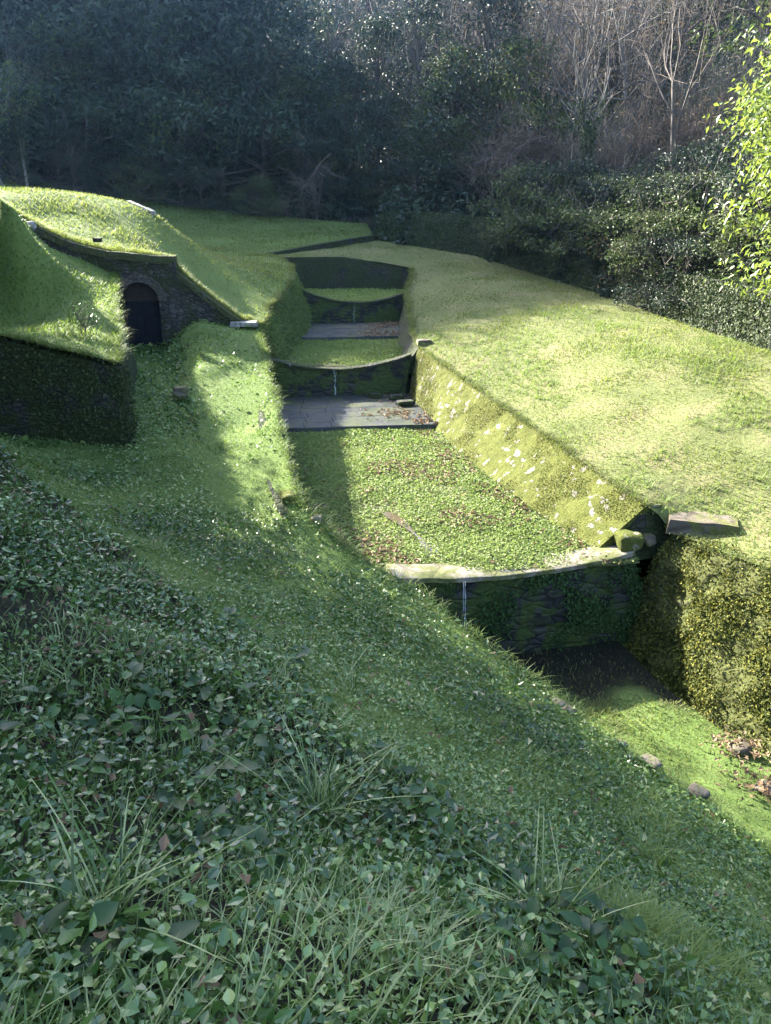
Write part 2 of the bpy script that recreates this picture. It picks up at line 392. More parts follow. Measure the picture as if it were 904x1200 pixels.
# ------------------------------------------------------------------ key lines of the valley
TL = [W(303,386,22.2), W(312,425,19.6), W(322,465,17.0), W(335,525,14.2), W(347,576,12.4), W(372,612,11.8), W(410,645,11.35), W(468,679,10.8)]
TLlow = [W(468,679,10.8), W(545,740,9.63), W(600,783,8.9), W(660,830,8.2), W(750,893,7.3), W(830,945,6.65), W(904,1000,6.0), (5.2,4.2,1.05), (7.0,2.0,.9)]
UL = [W(303,380,22.6), W(322,352,25.0), W(341,327,27.6), W(343,316,30.2), W(330,302,33.4)]
UR = [W(490,405,22.5), W(481,375,26), W(477,345,29.5), W(483,314,33.2)]
RW = [W(490,405,22.5), W(555,452,18.8), W(620,497,16.1), W(690,546,13.84), W(757,592,12.2)]
WING = [W(786,622,12.0), W(845,646,11.1), W(904,668,10.3), (6.9,8.2,2.4), (8.6,5.0,2.2)]
def rough(P, a, seed, st=.35):
    Q = resample(np.array(P, float), st); e = np.minimum(1, np.minimum(np.arange(len(Q)), np.arange(len(Q))[::-1])/2.0)[:,None]
    Q += e*a*np.column_stack([fbm(Q, .9, 3, seed), fbm(Q, .9, 3, seed+1), .6*fbm(Q, .9, 3, seed+2)]); return [tuple(q) for q in Q]
IVYB = [W(904,412,19), W(790,375,24), W(700,343,28.5), W(640,325,32), W(560,300,36), W(440,281,40)]
TL_, UL_, RW_ = TL, UL, RW
TL = rough(TL, .10, 701); TLlow = rough(TLlow, .10, 705); UL = rough(UL, .22, 710, .5); UR = rough(UR, .10, 715, .5); RW = rough(RW, .035, 720)
def along(P, Q, st):
    """a polyline with the corner count of P taken from the lower line Q"""
    Q = np.array(Q, float); d = np.concatenate([[0], np.cumsum(np.linalg.norm(np.diff(Q, axis=0), axis=1))]); t = np.linspace(0, d[-1], len(P))
    return [tuple(np.interp(t, d, Q[:,k]) for k in range(3)) for _ in (0,)][0] if 0 else [tuple(r) for r in np.stack([np.interp(t, d, Q[:,k]) for k in range(3)], 1)]
def floor_z(Y): return np.interp(Y, [11.2, 18.6], [1.84, 2.36])

# left ground: camera slope, terrace bank and the trench to the doorway
E = [W(-120,470,14.0), W(0,525,12.3), W(150,640,8.8), W(300,760,6.2), W(450,900,4.3), W(600,1010,3.2), W(780,1150,2.25)]
bndA = TL+TLlow[1:]+[(6.0,-1.5,1.6), (3,-3,4.0), (-6,-3,7.2), (-11,2,7.6), (-11,13.0,5.2), (-8.6,14.75,3.7), W(0,512,14.75), W(152,523,14.75), (-5.72,17.2,3.44), (-6.2,19.4,3.74), W(144,405,22.0), W(196,405,22.25), W(214,402,22.25), W(222,383,22.3), W(268,383,22.3)]
ctlA = E+[(p[0]+.42, p[1]+.38, p[2]-.42) for p in E[1:]]+[(p[0]-.4, p[1]-.35, p[2]+.16) for p in E[1:]]
ctlA += [W(0,800,4.2), W(0,600,8.0), W(0,1000,2.2), W(450,1050,2.4), W(200,900,3.6), W(0,700,5.6), W(150,760,5.0), (0,0,5.3), (0,1.4,4.95), (-1.2,1,5.5), (1.2,1.0,4.6)]
ctlA += [W(216,385,21.3), W(222,408,19.9), W(228,432,18.5), W(242,490,16.0), W(262,400,20.6), W(262,440,18.6), W(285,500,16.0)]
ctlA += [(-5.78,21.3,3.93), (-5.3,19.9,3.74), (-4.9,18.5,3.55), (-4.1,16.0,3.22), (-6.3,20.5,3.82), (-5.6,18.5,3.6), (-4.9,16.2,3.22), W(250,560,13.3), W(300,600,12.3)]
EPf = [tuple(p[:2]) for p in E]+[(3,-3), (-12,-3), (-14,12)]
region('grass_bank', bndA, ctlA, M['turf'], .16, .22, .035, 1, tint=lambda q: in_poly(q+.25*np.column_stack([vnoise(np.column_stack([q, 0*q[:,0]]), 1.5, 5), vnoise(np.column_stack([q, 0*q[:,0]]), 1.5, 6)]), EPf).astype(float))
# the far-left block top, the mound, the right bank
DW0, DW1 = np.array((-10.4, 21.55)), np.array((-3.95, 22.35))      # line of the doorway wall
def dw(x): return DW0[1]+(x-DW0[0])/(DW1[0]-DW0[0])*(DW1[1]-DW0[1])
BT = [(-9.2,14.9,5.75), W(0,392,14.9), W(140,425,14.9)]
bndB = BT+[W(138,385,17.2), W(136,352,19.4), W(134,322,22.0), W(100,306,dw(-8.2)-.05), W(30,281,dw(-10.)-.05), W(26,252,21.0), (-13.5,20.5,9.0), (-12.5,15,7.6)]
ctlB = [W(60,340,18.9), W(0,300,19.0), W(0,236,19.2), W(28,262,19.6), W(30,292,20.6), W(105,360,18.2)]
region('block_top_ground', bndB, ctlB, M['lawn'], .2, .25, .03, 2)
DT = [W(-40,215,21.2), W(30,261,dw(-10.1)), W(70,280,dw(-9.)), W(100,290,dw(-8.2)), W(130,297,dw(-7.5)), W(205,302,dw(-5.8)), W(207,319,dw(-5.8)), W(235,342,dw(-5.1)), W(262,363,dw(-4.6)), W(285,379,dw(-4.05))]
bndC = [(p[0], p[1]+.12, p[2]) for p in DT]+UL+[W(318,299,35), W(440,281,40), W(430,262,44), W(300,252,46), W(150,232,47), W(0,205,48), (-34,44,10.5), (-30,26,11), (-15,21.5,9.2)]
ctlC = [W(0,222,26), W(60,225,26), W(146,236,26.5), W(205,268,27), W(240,296,28), W(330,309,31), W(240,335,23.7), W(290,362,23.6), W(150,275,24), W(60,255,24), (-9,31,6.5), (-13,31,7.2), (-6,33,6.0), W(250,285,38), W(350,285,38), W(100,240,25.3)]
region('mound_ground', bndC, ctlC, M['lawn'], .3, .35, .05, 3)
bndD = [RW[-1], *RW[-2::-1], *UR[1:], W(440,306,33.6), W(330,301,33.6), W(318,299,35), W(440,281,40), *IVYB[-2::-1], (11.5,13,3.7), (13,5,3.4), (8.6,5.0,2.2), (6.9,8.2,2.4), *WING[2::-1], W(770,600,12.2)]
ctlD = [W(700,430,18.5), W(600,370,24.5), W(820,480,15.5), W(850,560,13), W(560,330,30), W(780,420,18.2), W(650,450,18.2)]
region('right_bank_ground', bndD, ctlD, M['lawn_dry'], .22, .35, .04, 4)
# lower ravine floor
foot_y = 11.15
bndL = [(.35,10.7,.42), (1.3,9.5,.40), (2.4,8.05,.38), (4.0,5.85,.33), (5.4,4.0,.28), (7.2,1.9,.2), (9.2,4.4,.2), (7.2,7.2,.3), (5.62,8.05,.33), (4.75,9.2,.36), (4.25,10.4,.40), (3.95,11.75,.42), (2.2,11.25,.42)]
region('ravine_floor', bndL, [(4.2,7.6,.42)], M['turf'], .16, .3, .03, 5, tint=lambda q: np.clip((q[:,1]-9.7+.5*vnoise(np.column_stack([q, 0*q[:,0]]), 1.6, 8))/.5, 0, 1))
# pools and paved aprons of the cascade
def xl(Y): return np.interp(Y, [10.8, 12.2, 13.2, 15.5, 18.3, 21.9, 22.6, 26, 29.7, 33.4], [.25, -.9, -1.35, -1.85, -2.4, -3.0, -3.2, -2.95, -3.0, -3.6])
def xr(Y): return np.interp(Y, [11.7, 12.3, 13.5, 14.8, 18.6, 22, 22.6, 26, 29.6, 33.2], [3.95, 3.49, 2.99, 2.40, 1.20, .62, .5, .35, .45, .85])
def strip(name, y0, y1, z0, z1, mat, seed, pad=.25, skew=.5, amp=.02, st=.2):
    Y = np.arange(y0, y1+.01, (y1-y0)/max(2, int((y1-y0)/st))); n = int(4.5/st)
    V, F = [], []
    for y in Y:
        a, b = xl(y)-pad, xr(y)+pad
        for k in range(n+1):
            s = k/n
            V.append((a+(b-a)*s, y+(s-.5)*skew, z0+(z1-z0)*(y-y0)/(y1-y0)))
    V = np.array(V); V[:,2] += amp*fbm(V*np.array([1,1,0]), 1.1, 4, seed)*2
    m = n+1
    for i in range(len(Y)-1):
        for k in range(n): F += [(i*m+k, i*m+k+1, i*m+m+k+1), (i*m+k, i*m+m+k+1, i*m+m+k)]
    o = mk(name, V, np.array(F), mat, smooth=True); o['kind'] = 'structure'
    REG[name] = (V, np.array(F), None, None); return o
strip('pool_floor', 11.35, 18.6, 1.84, 2.34, M['mud'], 11, .25, .7, .03)
strip('pool_floor', 22.5, 26.0, 3.30, 3.56, M['mud'], 12, .5, .3, .03); REG['pool_floor_b'] = REG['pool_floor']
REG['pool_floor'] = None
strip('pool_floor', 29.9, 33.3, 4.48, 4.66, M['mud'], 13, .6, .2, .03); REG['pool_floor_c'] = REG['pool_floor']
o0 = [o for o in COL.objects if o.name == 'pool_floor'][0]
me0 = o0.data; Va = np.empty(len(me0.vertices)*3); me0.vertices.foreach_get('co', Va); Va = Va.reshape(-1,3)+np.array(o0.location)
Fa = np.array([p.vertices[:] for p in me0.polygons]); REG['pool_floor'] = (Va, Fa, None, None)
# outer land: forest hillside all round, dipping out of sight below the sheets above
outer = np.vstack([resample(IVYB, 2.0)+np.array([.8,.6,1.0]), np.array([(11.5,13,4.6), (13,5,4.2), (9,-6,3.6), (-6,-6,8.5), (-11,2,7.6), (-12,13,7.2), (-13.5,20.5,9.0), (-30,26,11), (-34,44,10.5), W(0,205,48), W(150,232,47), W(300,252,46), W(430,262,44)]),
    np.array([(-40,75,25), (-15,75,22), (10,75,23), (40,75,27), (-60,140,48), (0,140,44), (60,140,50), (60,40,24), (60,0,22), (30,10,11), (30,30,13), (22,40,13), (-60,30,22), (-60,0,24), (-30,8,15), (-22,-10,14), (0,-40,10), (40,-40,14), (-60,-40,22), (-20,14,10.5), (-40,60,18), (12,52,13), (-5,56,12.5)])])
FH = TPS(outer, .05)
gx, gy = np.meshgrid(np.concatenate([np.arange(-80,-30,4), np.arange(-30,30,1.0), np.arange(30,81,4)]), np.concatenate([np.arange(-40,0,4), np.arange(0,60,1.0), np.arange(60,150,4)]))
q = np.stack([gx.ravel(), gy.ravel()], 1)
z = FH(q)+.5*fbm(np.column_stack([q, 0*q[:,0]]), .12, 3, 21)
for nm in ('grass_bank','block_top_ground','mound_ground','right_bank_ground','ravine_floor'):
    b = REG[nm][3]; ins = in_poly(q, b); dd = seg_dist(q, b)
    z = np.where(ins | (dd < .2), np.minimum(z, (REG[nm][2](q)-2.6)), z)
hole = in_poly(q, [(-5,10),(7,6),(12,-2),(12,14),(3,24),(2,35),(-5,35)]); z = np.where(hole, -1.5, z)
ny, nx = gx.shape; idx = np.arange(ny*nx).reshape(ny, nx)
F = np.concatenate([np.stack([idx[:-1,:-1], idx[:-1,1:], idx[1:,1:]], -1).reshape(-1,3), np.stack([idx[:-1,:-1], idx[1:,1:], idx[1:,:-1]], -1).reshape(-1,3)])
o = mk('hillside', np.column_stack([q, z]), F, M['forest_floor'], smooth=True); o['kind'] = 'structure'
def gz(x, y): return float(FH(np.array([[x, y]]))[0])

# ------------------------------------------------------------------ walls
def wall(name, top, bot, side, thick, mat, label=None, cat='wall', amp=.035, du=.14, nv=12, parent=None, drop=.03, seed=0, sag=0.0, plan=0.0):
    top = np.array(top, float); bot = np.array(bot, float)
    T = np.hstack([top, bot]); T = resample(T, du); n = len(T); t, b = T[:,:3].copy(), T[:,3:].copy()
    s = np.linspace(0, 1, n)
    t[:,2] -= sag*(1-(2*s-1)**2)
    t[:,2] -= drop
    tg = unit(np.gradient(t[:,:2], axis=0)); nr = np.column_stack([tg[:,1], -tg[:,0], 0*s])*side
    rows = []
    for k in range(nv+1):
        f = k/nv; rows.append(b+(t-b)*f)
    for f in (.33, .67, 1.0): rows.append(t-nr*thick*f)
    rows.append(np.column_stack([t[:,:2]-nr[:,:2]*thick, b[:,2]]))
    V = np.stack(rows, 1); m = V.shape[1]; Vf = V.reshape(-1, 3)
    d = amp*(fbm(Vf, 1.7, 2, seed)+.9*fbm(Vf, 5.5, 2, seed+5))
    nn = np.repeat(nr, m, axis=0); Vf = Vf+nn*d[:,None]; Vf[:,2] += amp*.5*fbm(Vf, 3.3, 2, seed+9)
    F = []
    for i in range(n-1):
        for k in range(m):
            k2 = (k+1) % m; a, bb, c, e = i*m+k, i*m+k2, (i+1)*m+k2, (i+1)*m+k
            F += [(a, bb, c), (a, c, e)]
    for i in (0, n-1):
        for k in range(1, m-1): F.append((i*m, i*m+k, i*m+k+1))
    F = np.array(F)
    if side > 0: F = F[:, ::-1].copy()
    o = mk(name, Vf, F, mat, parent, smooth=False)
    if label: tag(o, label, cat, kind='thing')
    return o, Vf, F, V, nr
def lower(P, z): return [(p[0], p[1], zz) for p, zz in zip(P, z if hasattr(z, '__len__') else [z]*len(P))]
# left channel wall beside the near pool and its lower continuation along the ravine
botTL = [(p[0]+.3, p[1]+.05, float(floor_z(p[1]))-.15) for p in TL]
wall('channel_wall', TL, botTL, -1, .4, M['dark_stone'], 'low stone wall edging the grass terrace on the shaded left side of the near pool', seed=31, drop=.12)
wall('ravine_wall', [(p[0], p[1], p[2]) for p in TLlow], [(p[0]+.2, p[1]+.1, .25) for p in TLlow], -1, .45, M['dark_stone'], 'retaining wall under the left grass bank beside the sunken ravine floor', seed=32, drop=.12)
botUL = [(-2.95,22.5,3.2), (-2.75,25,3.4), (-2.7,27.6,3.5), (-2.85,30.2,4.3), (-3.6,33.4,4.55)]
ulw, ulV, ulF, _, _ = wall('channel_wall', UL, along(UL, botUL, 0), 1, .4, M['wing_moss'], 'steep grass covered wall on the left of the upper pools below the mound', seed=33, amp=.05, drop=.1)
botUR = [(.45,22.5,3.1), (.3,26,3.45), (.42,29.5,3.5), (.85,33.2,4.5)]
wall('channel_wall', UR, along(UR, botUR, 0), -1, .4, M['dark_stone'], 'dark stone wall on the right side of the upper pools', seed=34, drop=.08)
botRW = [W(478,472,22.1), W(508,508,18.65), W(590,572,14.8), W(640,607,13.4), W(700,645,12.1)]
rww, rwV, rwF, _, _ = wall('revetment_wall', RW, along(RW, botRW, 0), 1, .35, M['moss_wall'], 'sloping sunlit wall with yellow moss and pale lichen on the right of the near pool', seed=35, amp=.028, du=.07, nv=26)
# end return of the revetment, the corner block and the wing wall
botW = [(4.05,11.95,.2), (4.72,9.3,.2), (5.35,8.3,.2), (6.3,6.8,.15), (8.0,4.4,.1)]
wng, wgV, wgF, _, _ = wall('wing_wall', WING, botW, 1, .5, M['wing_moss'], 'tall moss and ivy grown wall half in sun at the right of the ravine', seed=36, amp=.10, du=.08, nv=36)
wall('end_wall', [W(728,640,12.0), W(757,592,12.25), W(790,604,12.3)], [W(728,660,12.0), W(757,655,12.1), W(792,650,12.2)], 1, .45, M['dark_stone'], 'short dark end wall between the mossy revetment and the flat slab', seed=37, amp=.02)
# curved weirs across the channel
WEIRS = []
def weir(l, r, zl, zr, foot, sag, thick, label, seed, cth=.09, cmat='coping', over=.07, dr_=-.2):
    c = empty('weir', ((l[0]+r[0])/2, (l[1]+r[1])/2, foot)); tag(c, label, 'weir')
    top = [(l[0], l[1], zl), (r[0], r[1], zr)]
    wd_ = wall('dam_wall', top, [(l[0]+.25, l[1]-.03, foot-.15), (r[0]+dr_, r[1]-.03, foot-.15)], 1, thick, M['weir_stone'], amp=.02, du=.12, nv=8, parent=c, seed=seed, sag=sag, drop=cth)
    n = 40; V = []
    d = np.array([r[0]-l[0], r[1]-l[1]]); d = d/np.linalg.norm(d); nr = np.array([d[1], -d[0]])
    for i in range(n+1):
        s = i/n; x = l[0]+(r[0]-l[0])*s; y = l[1]+(r[1]-l[1])*s; z = zl+(zr-zl)*s-sag*(1-(2*s-1)**2)
        for k, (o_, dz) in enumerate(((over, -cth), (over, -.012), (over-.015, 0), (-thick*.5, .004), (-thick-.02, 0), (-thick-.02, -cth))):
            V.append((x+nr[0]*o_, y+nr[1]*o_, z+dz))
    V = np.array(V); V += np.column_stack([fbm(V, 2.2, 3, seed)*.02, fbm(V, 2.2, 3, seed+1)*.03, fbm(V, 3.0, 3, seed+2)*.018])
    F = []
    for i in range(n):
        for k in range(6):
            a, b = i*6+k, i*6+(k+1) % 6; F += [(a, b, b+6), (a, b+6, a+6)]
    for i in (0, n): F += [(i*6, i*6+k, i*6+k+1) for k in range(1, 5)]
    mk('coping', V, np.array(F), M[cmat], c)
    WEIRS.append((c, wd_))
    return c
w1l, w1r = np.array(W(462,676,10.78)), np.array(W(742,652,11.85))
weir(w1l, w1r, 2.03, 2.0, .35, .15, .48, 'nearest curved weir with a broad sunlit stone crest above the dark ravine', 41, .085, 'coping', .06, .45)
w2l, w2r = np.array(W(304,411,21.9)), np.array(W(482,413,22.4))
weir(w2l, w2r, 3.72, 3.68, 2.4, .40, .3, 'middle curved weir with a thin crest and a trickle falling onto paving', 42, .07, 'dark_stone', .05)
w3l, w3r = np.array(W(348,335,29.7)), np.array(W(474,342,29.9))
weir(w3l, w3r, 5.02, 4.82, 3.6, .42, .3, 'farthest curved weir in shade below the back wall', 43, .07, 'dark_stone', .05)
wall('back_wall', [W(318,301,33.5), W(400,300,33.6), W(440,306,33.5), W(486,315,33.3)], [(-4.4,33.4,4.5), (-2,33.4,4.5), (-.4,33.4,4.5), (1.2,33.2,4.5)], 1, .5, M['dark_stone'], 'dark stained back wall closing the head of the cascade', seed=44, amp=.03)
wall('terrace_kerb', [W(216,384,21.5), W(221,408,20.2), W(228,440,18.4), W(236,475,16.9)], [(-5.75,21.5,3.7), (-5.2,20.2,3.6), (-4.72,18.4,3.4), (-4.2,16.9,3.1)], 1, .3, M['dark_stone'], 'low dark stone edge holding the raised grass strip beside the trench', seed=63, drop=.04, amp=.03)
# paved aprons
def paving(name, y0, y1, z0, z1, nx, ny, label, seed):
    c = empty(name, (float(xl((y0+y1)/2)+xr((y0+y1)/2))/2, (y0+y1)/2, min(z0, z1)-.2)); tag(c, label, 'paving')
    g = np.random.default_rng(seed); parts = []
    for j in range(ny):
        off = .12*(j % 3)
        for i in range(-1, nx+1):
            a0, a1 = (i+off)/nx, (i+1+off)/nx
            if a1 <= 0 or a0 >= 1: continue
            a0, a1 = max(a0, 0), min(a1, 1); f0, f1 = j/ny, (j+1)/ny
            ya, yb = y0+(y1-y0)*f0+.004, y0+(y1-y0)*f1-.004
            dz = g.uniform(-.004, .004); P = []
            for y_, a in ((ya, a0), (ya, a1), (yb, a1), (yb, a0)):
                L, Rr = xl(y_)-.2, xr(y_)+.2
                sx = L+(Rr-L)*a; sx += .004*(1 if a == a0 else -1)
                P.append((sx, y_+(a-.5)*.5, z0+(z1-z0)*(y_-y0)/(y1-y0)+dz+g.uniform(-.002, .002)))
            P = np.array(P); Q = P-np.array([0, 0, .2]); cx = P.mean(0)
            Pin = P+(cx-P)*.012; Pin[:,2] = P[:,2]; P2 = P.copy(); P2[:,2] -= .006
            V = np.vstack([Pin, P2, Q])
            F = [(0,1,2),(0,2,3)]
            for k in range(4):
                k2 = (k+1) % 4; F += [(4+k,4+k2,k2),(4+k,k2,k),(8+k,8+k2,4+k2),(8+k,4+k2,4+k)]
            parts.append((V, np.array(F), np.zeros(12)))
    V, F, q_ = join(parts); mk('paving_stones', V, F, M['paving'], c)
    return c
m, nt, p, out = mat_base('wet_paving')
c = ramp(nt, noise(nt, 2.2, 8, .7, .3), [(.3, (.014,.016,.016)), (.48, (.034,.037,.037)), (.60, (.035,.043,.018)), (.75, (.06,.058,.05))])
nt.links.new(c, p.inputs['Base Color']); rr = ramp(nt, noise(nt, 1.5, 5, .6), [(.35, (.35,.35,.35)), (.7, (.75,.75,.75))]); nt.links.new(rr, p.inputs['Roughness']); p.inputs['Specular IOR Level'].default_value = .16
bump(nt, p, noise(nt, 14, 6, .7), .35, .03); M['paving'] = m
paving('paved_apron', 18.62, 22.2, 2.47, 2.52, 6, 7, 'wet grey paved apron at the foot of the middle weir', 51)
paving('paved_apron', 26.0, 29.6, 3.70, 3.76, 6, 7, 'dim paved apron at the foot of the farthest weir', 52)

# left block: front retaining wall and its side wall along the trench
lbw, lbV, lbF, _, _ = wall('retaining_wall', BT, [(-9.1,14.72,3.2), (W(0,512,14.7)[0]-.05,14.72,2.95), W(152,526,14.7)], 1, .5, M['dark_stone'], 'dark mossy retaining wall facing the camera under the left grass block', seed=61, amp=.05, drop=.1)
wall('retaining_wall', [(BT[-1][0]-.02, BT[-1][1]+.3, BT[-1][2]+.05), W(138,385,17.2), W(136,352,19.4), W(134,322,22.0)], [(W(153,526,14.75)[0], 15.05, 3.0), (-5.68,17.2,3.3), (-6.15,19.4,3.6), W(146,408,22.0)], 1, .4, M['dark_stone'], 'grassy side wall of the left block along the trench to the doorway', seed=62, amp=.04, drop=.1)

# doorway wall
def dws(s):                                   # distance along the wall -> plan point
    d = DW1-DW0; d = d/np.linalg.norm(d); return DW0+d*s
dirw = (DW1-DW0)/np.linalg.norm(DW1-DW0); nrw = np.array([dirw[1], -dirw[0]])
def s_of(P): return (np.array(P[:2])-DW0)@dirw
Lw = np.linalg.norm(DW1-DW0)
doorA, doorB = s_of(W(148,405,22)), s_of(W(192,405,22.1)); zfoot = 3.85; ztop = W(170,330,22)[2]
rad = (doorB-doorA)/2; cxs = (doorA+doorB)/2; zs = ztop-rad
topl = [(max(0, s_of(p)), p[2]) for p in DT[1:]]
arch = [(cxs+rad*math.cos(a), zs+rad*math.sin(a)) for a in np.linspace(0, math.pi, 17)]
outl = [(0, 5.2), (1.2, 5.0), (doorA-.9, 4.4), (doorA-.6, 3.6), (doorA, 3.6)]+arch[::-1]+[(doorB, 3.6), (Lw, 3.6)]+topl[::-1]
if outl[-1][0] > .01: outl.append((0, topl[0][1]))
door_wall = empty('doorway_wall', (*dws(cxs), zfoot)); tag(door_wall, 'dark rubble stone wall with an arched doorway set into the mound', 'wall')
def slab2d(name, outline, depth, mat, parent, front=0.0, step=.14, amp=.03, seed=0):
    """upright slab in the plane of the doorway wall from an outline (s, z)"""
    b = resample(np.array(list(outline)+[outline[0]], float), step)[:-1]
    lo, hi = b.min(0), b.max(0); gx, gy = np.meshgrid(np.arange(lo[0], hi[0], step), np.arange(lo[1], hi[1], step))
    q = np.stack([gx.ravel(), gy.ravel()], 1)+rng.uniform(-.02, .02, (gx.size, 2)); q = q[in_poly(q, b)]; q = q[seg_dist(q, b) > step*.5]
    V2, T = cdt(b, q); n = len(V2)
    pl = DW0[None]+dirw[None]*V2[:,:1]
    Vf = np.column_stack([pl+nrw*front, V2[:,1]])
    dsp = amp*(fbm(Vf, 1.7, 2, seed)+.9*fbm(Vf, 6, 2, seed+3)); Vf[:,:2] += nrw*dsp[:,None]
    Vb = np.column_stack([pl+nrw*(front-depth), V2[:,1]])
    a, bb, cc = Vf[T[:,0]], Vf[T[:,1]], Vf[T[:,2]]
    nb = len(b); ring = [int(np.argmin(np.sum((V2-p_)**2, 1))) for p_ in b]
    side = []
    for i in range(nb):
        j = (i+1) % nb; side += [(ring[i], ring[j], ring[j]+n), (ring[i], ring[j]+n, ring[i]+n)]
    return mk(name, np.vstack([Vf, Vb]), np.vstack([T, T[:, ::-1]+n, np.array(side)]), mat, parent)
slab2d('masonry', outl, .5, M['door_stone'], door_wall, 0, .13, .035, 70)
ring = [(cxs+(rad+.20)*math.cos(a), zs+(rad+.20)*math.sin(a)) for a in np.linspace(0, math.pi, 17)]
ringo = [(cxs+(rad-.012)*math.cos(a), zs+(rad-.012)*math.sin(a)) for a in np.linspace(math.pi, 0, 17)]
M['brick'] = stone_mat('arch_brick', [(.06,.05,.045), (.09,.075,.065), (.12,.10,.09)], (.02,.02,.018), [(.03,.04,.015), (.05,.06,.02)], .2, 8)
slab2d('arch', ring+ringo, .3, M['brick'], door_wall, .045, .07, .01, 71)
m, nt, p, out = mat_base('dark_old_wood'); c = ramp(nt, noise(nt, 6, 6, .7, 1.0), [(.3, (.005,.006,.008)), (.7, (.014,.016,.02))]); nt.links.new(c, p.inputs['Base Color']); p.inputs['Roughness'].default_value = .9; p.inputs['Specular IOR Level'].default_value = .08; M['oldwood'] = m
m, nt, p, out = mat_base('rusty_iron'); c = ramp(nt, noise(nt, 9, 6, .7), [(.3, (.010,.009,.008)), (.7, (.035,.028,.022))]); nt.links.new(c, p.inputs['Base Color']); p.inputs['Roughness'].default_value = .6; p.inputs['Specular IOR Level'].default_value = .15; M['iron'] = m
dr = empty('door', (0, 0, 0)); dr.parent = door_wall
def plain_box(s0, s1, z0, z1, f0, f1):
    V = []
    for f in (f0, f1):
        for s_, z_ in ((s0,z0),(s1,z0),(s1,z1),(s0,z1)):
            q_ = dws(s_)+nrw*f; V.append((q_[0], q_[1], z_))
    F = [(0,1,2),(0,2,3),(4,6,5),(4,7,6)]
    for k in range(4): j = (k+1) % 4; F += [(k,k+4,j+4),(k,j+4,j)]
    return np.array(V), np.array(F), np.zeros(8)
pl = []
npl = 6
for k in range(npl):
    a = doorA+.06+(doorB-doorA-.12)*k/npl; b = doorA+.06+(doorB-doorA-.12)*(k+1)/npl-.01
    pl.append(plain_box(a, b, zfoot+.02, zs-.04, -.42-.004*(k % 2), -.36-.004*(k % 2)))
V, F, q_ = join(pl); mk('plank_leaf', V, F, M['oldwood'], dr)
V, F, q_ = join([plain_box(doorA+.005, doorA+.055, zfoot-.1, zs+.05, -.45, -.30), plain_box(doorB-.055, doorB-.005, zfoot-.1, zs+.05, -.45, -.30), plain_box(doorA+.057, doorB-.057, zs-.035, zs+.05, -.44, -.31)])
mk('frame', V, F, M['iron'], dr)
slab2d('lunette', [(cxs+(rad-.02)*math.cos(a), zs+.052+(rad-.06)*math.sin(a)) for a in np.linspace(0, math.pi, 13)], .04, M['iron'], dr, -.38, .12, .0, 72)
# mossy coping grass strip stones on top of the doorway wall
def coping_run(name, pts, wdt, hgt, mat, parent, seed, front=.05):
    P = resample(np.array(pts), .12); V = []; sec = ((front, -hgt), (front, -.01), (front-.03, 0), (-wdt, .02), (-wdt, -hgt))
    for s_, z_ in P:
        q_ = dws(s_)
        for f, dz in sec: V.append((q_[0]+nrw[0]*f, q_[1]+nrw[1]*f, z_+dz))
    V = np.array(V); V += np.column_stack([.02*fbm(V, 3, 2, seed), .03*fbm(V, 3, 2, seed+1), .035*fbm(V, 2.4, 3, seed+2)]); k_ = len(sec); F = []
    for i in range(len(P)-1):
        for k in range(k_): a, b = i*k_+k, i*k_+(k+1) % k_; F += [(a,b,b+k_),(a,b+k_,a+k_)]
    for i in (0, len(P)-1): F += [(i*k_, i*k_+k, i*k_+k+1) for k in range(1, k_-1)]
    return mk(name, V, np.array(F), mat, parent)
ct = [(s_, z_+.04) for s_, z_ in topl]
coping_run('coping', ct[:5], .45, .20, M['coping_dark'], door_wall, 75)
coping_run('coping', ct[5:], .45, .18, M['coping_dark'], door_wall, 76)

# right boundary wall with ivy, and the dim one at the head of the lawn
ivt = [(p[0]+.35, p[1]+.2, p[2]+h) for p, h in zip(IVYB, (1.35, 1.35, 1.45, 1.5, 1.5, 1.3))]
ivt = [(13.5,6,4.8), (11.9,13,5.1)]+ivt; ivb = [(13,6,3.3), (11.5,13,3.6)]+[(p[0], p[1], p[2]-.12) for p in IVYB]
ivw = empty('boundary_wall', (9.2,22,4)); tag(ivw, 'ivy covered stone boundary wall along the far side of the right bank', 'wall')
_, iv, ivF, ivG, ivn = wall('masonry', ivt, ivb, -1, .5, M['door_stone'], amp=.06, du=.25, nv=8, parent=ivw, seed=81)

# ------------------------------------------------------------------ trees and shrubs (prototypes are copied, meshes shared)
def grow(g, p, d, L, r, lev, segs, tips, nch=3, gn=.25, up=.15, seg=4, ratio=.62, minr=.006):
    """recursive limb of short tapering pieces"""
    q = np.array(p, float); d = unit(np.array(d, float))
    for k in range(seg):
        d = unit(d+g.normal(0, gn, 3)*.5+np.array([0, 0, up*.3]))
        e = q+d*L/seg; r1 = max(minr, r*(1-.45/seg))
        segs.append((*q, *e, r, r1)); r = r1
        if lev > 0 and k >= 1:
            for c in range(nch if k == seg-1 else max(1, nch-2+int(g.random() < .5))):
                v = unit(d*.6+g.normal(0, .62, 3)+np.array([0, 0, up]))
                grow(g, e, v, L*ratio*g.uniform(.7, 1.2), max(minr, r*.58), lev-1, segs, tips, nch, gn, up, max(2, seg-1), ratio, minr)
        q = e
    if lev <= 1: tips.append(q)
def place(o, x, y, z, rz, sc=1.0):
    o.location = (x, y, z); o.rotation_euler = (0, 0, rz); o.scale = (sc, sc, sc)
def proto_copy(p, label, group=None):
    c = p.copy(); COL.objects.link(c)
    for ch in list(p.children):
        k = ch.copy(); COL.objects.link(k); k.parent = c
    c['label'] = label
    if group: c['group'] = group
    elif 'group' in c: del c['group']
    return c
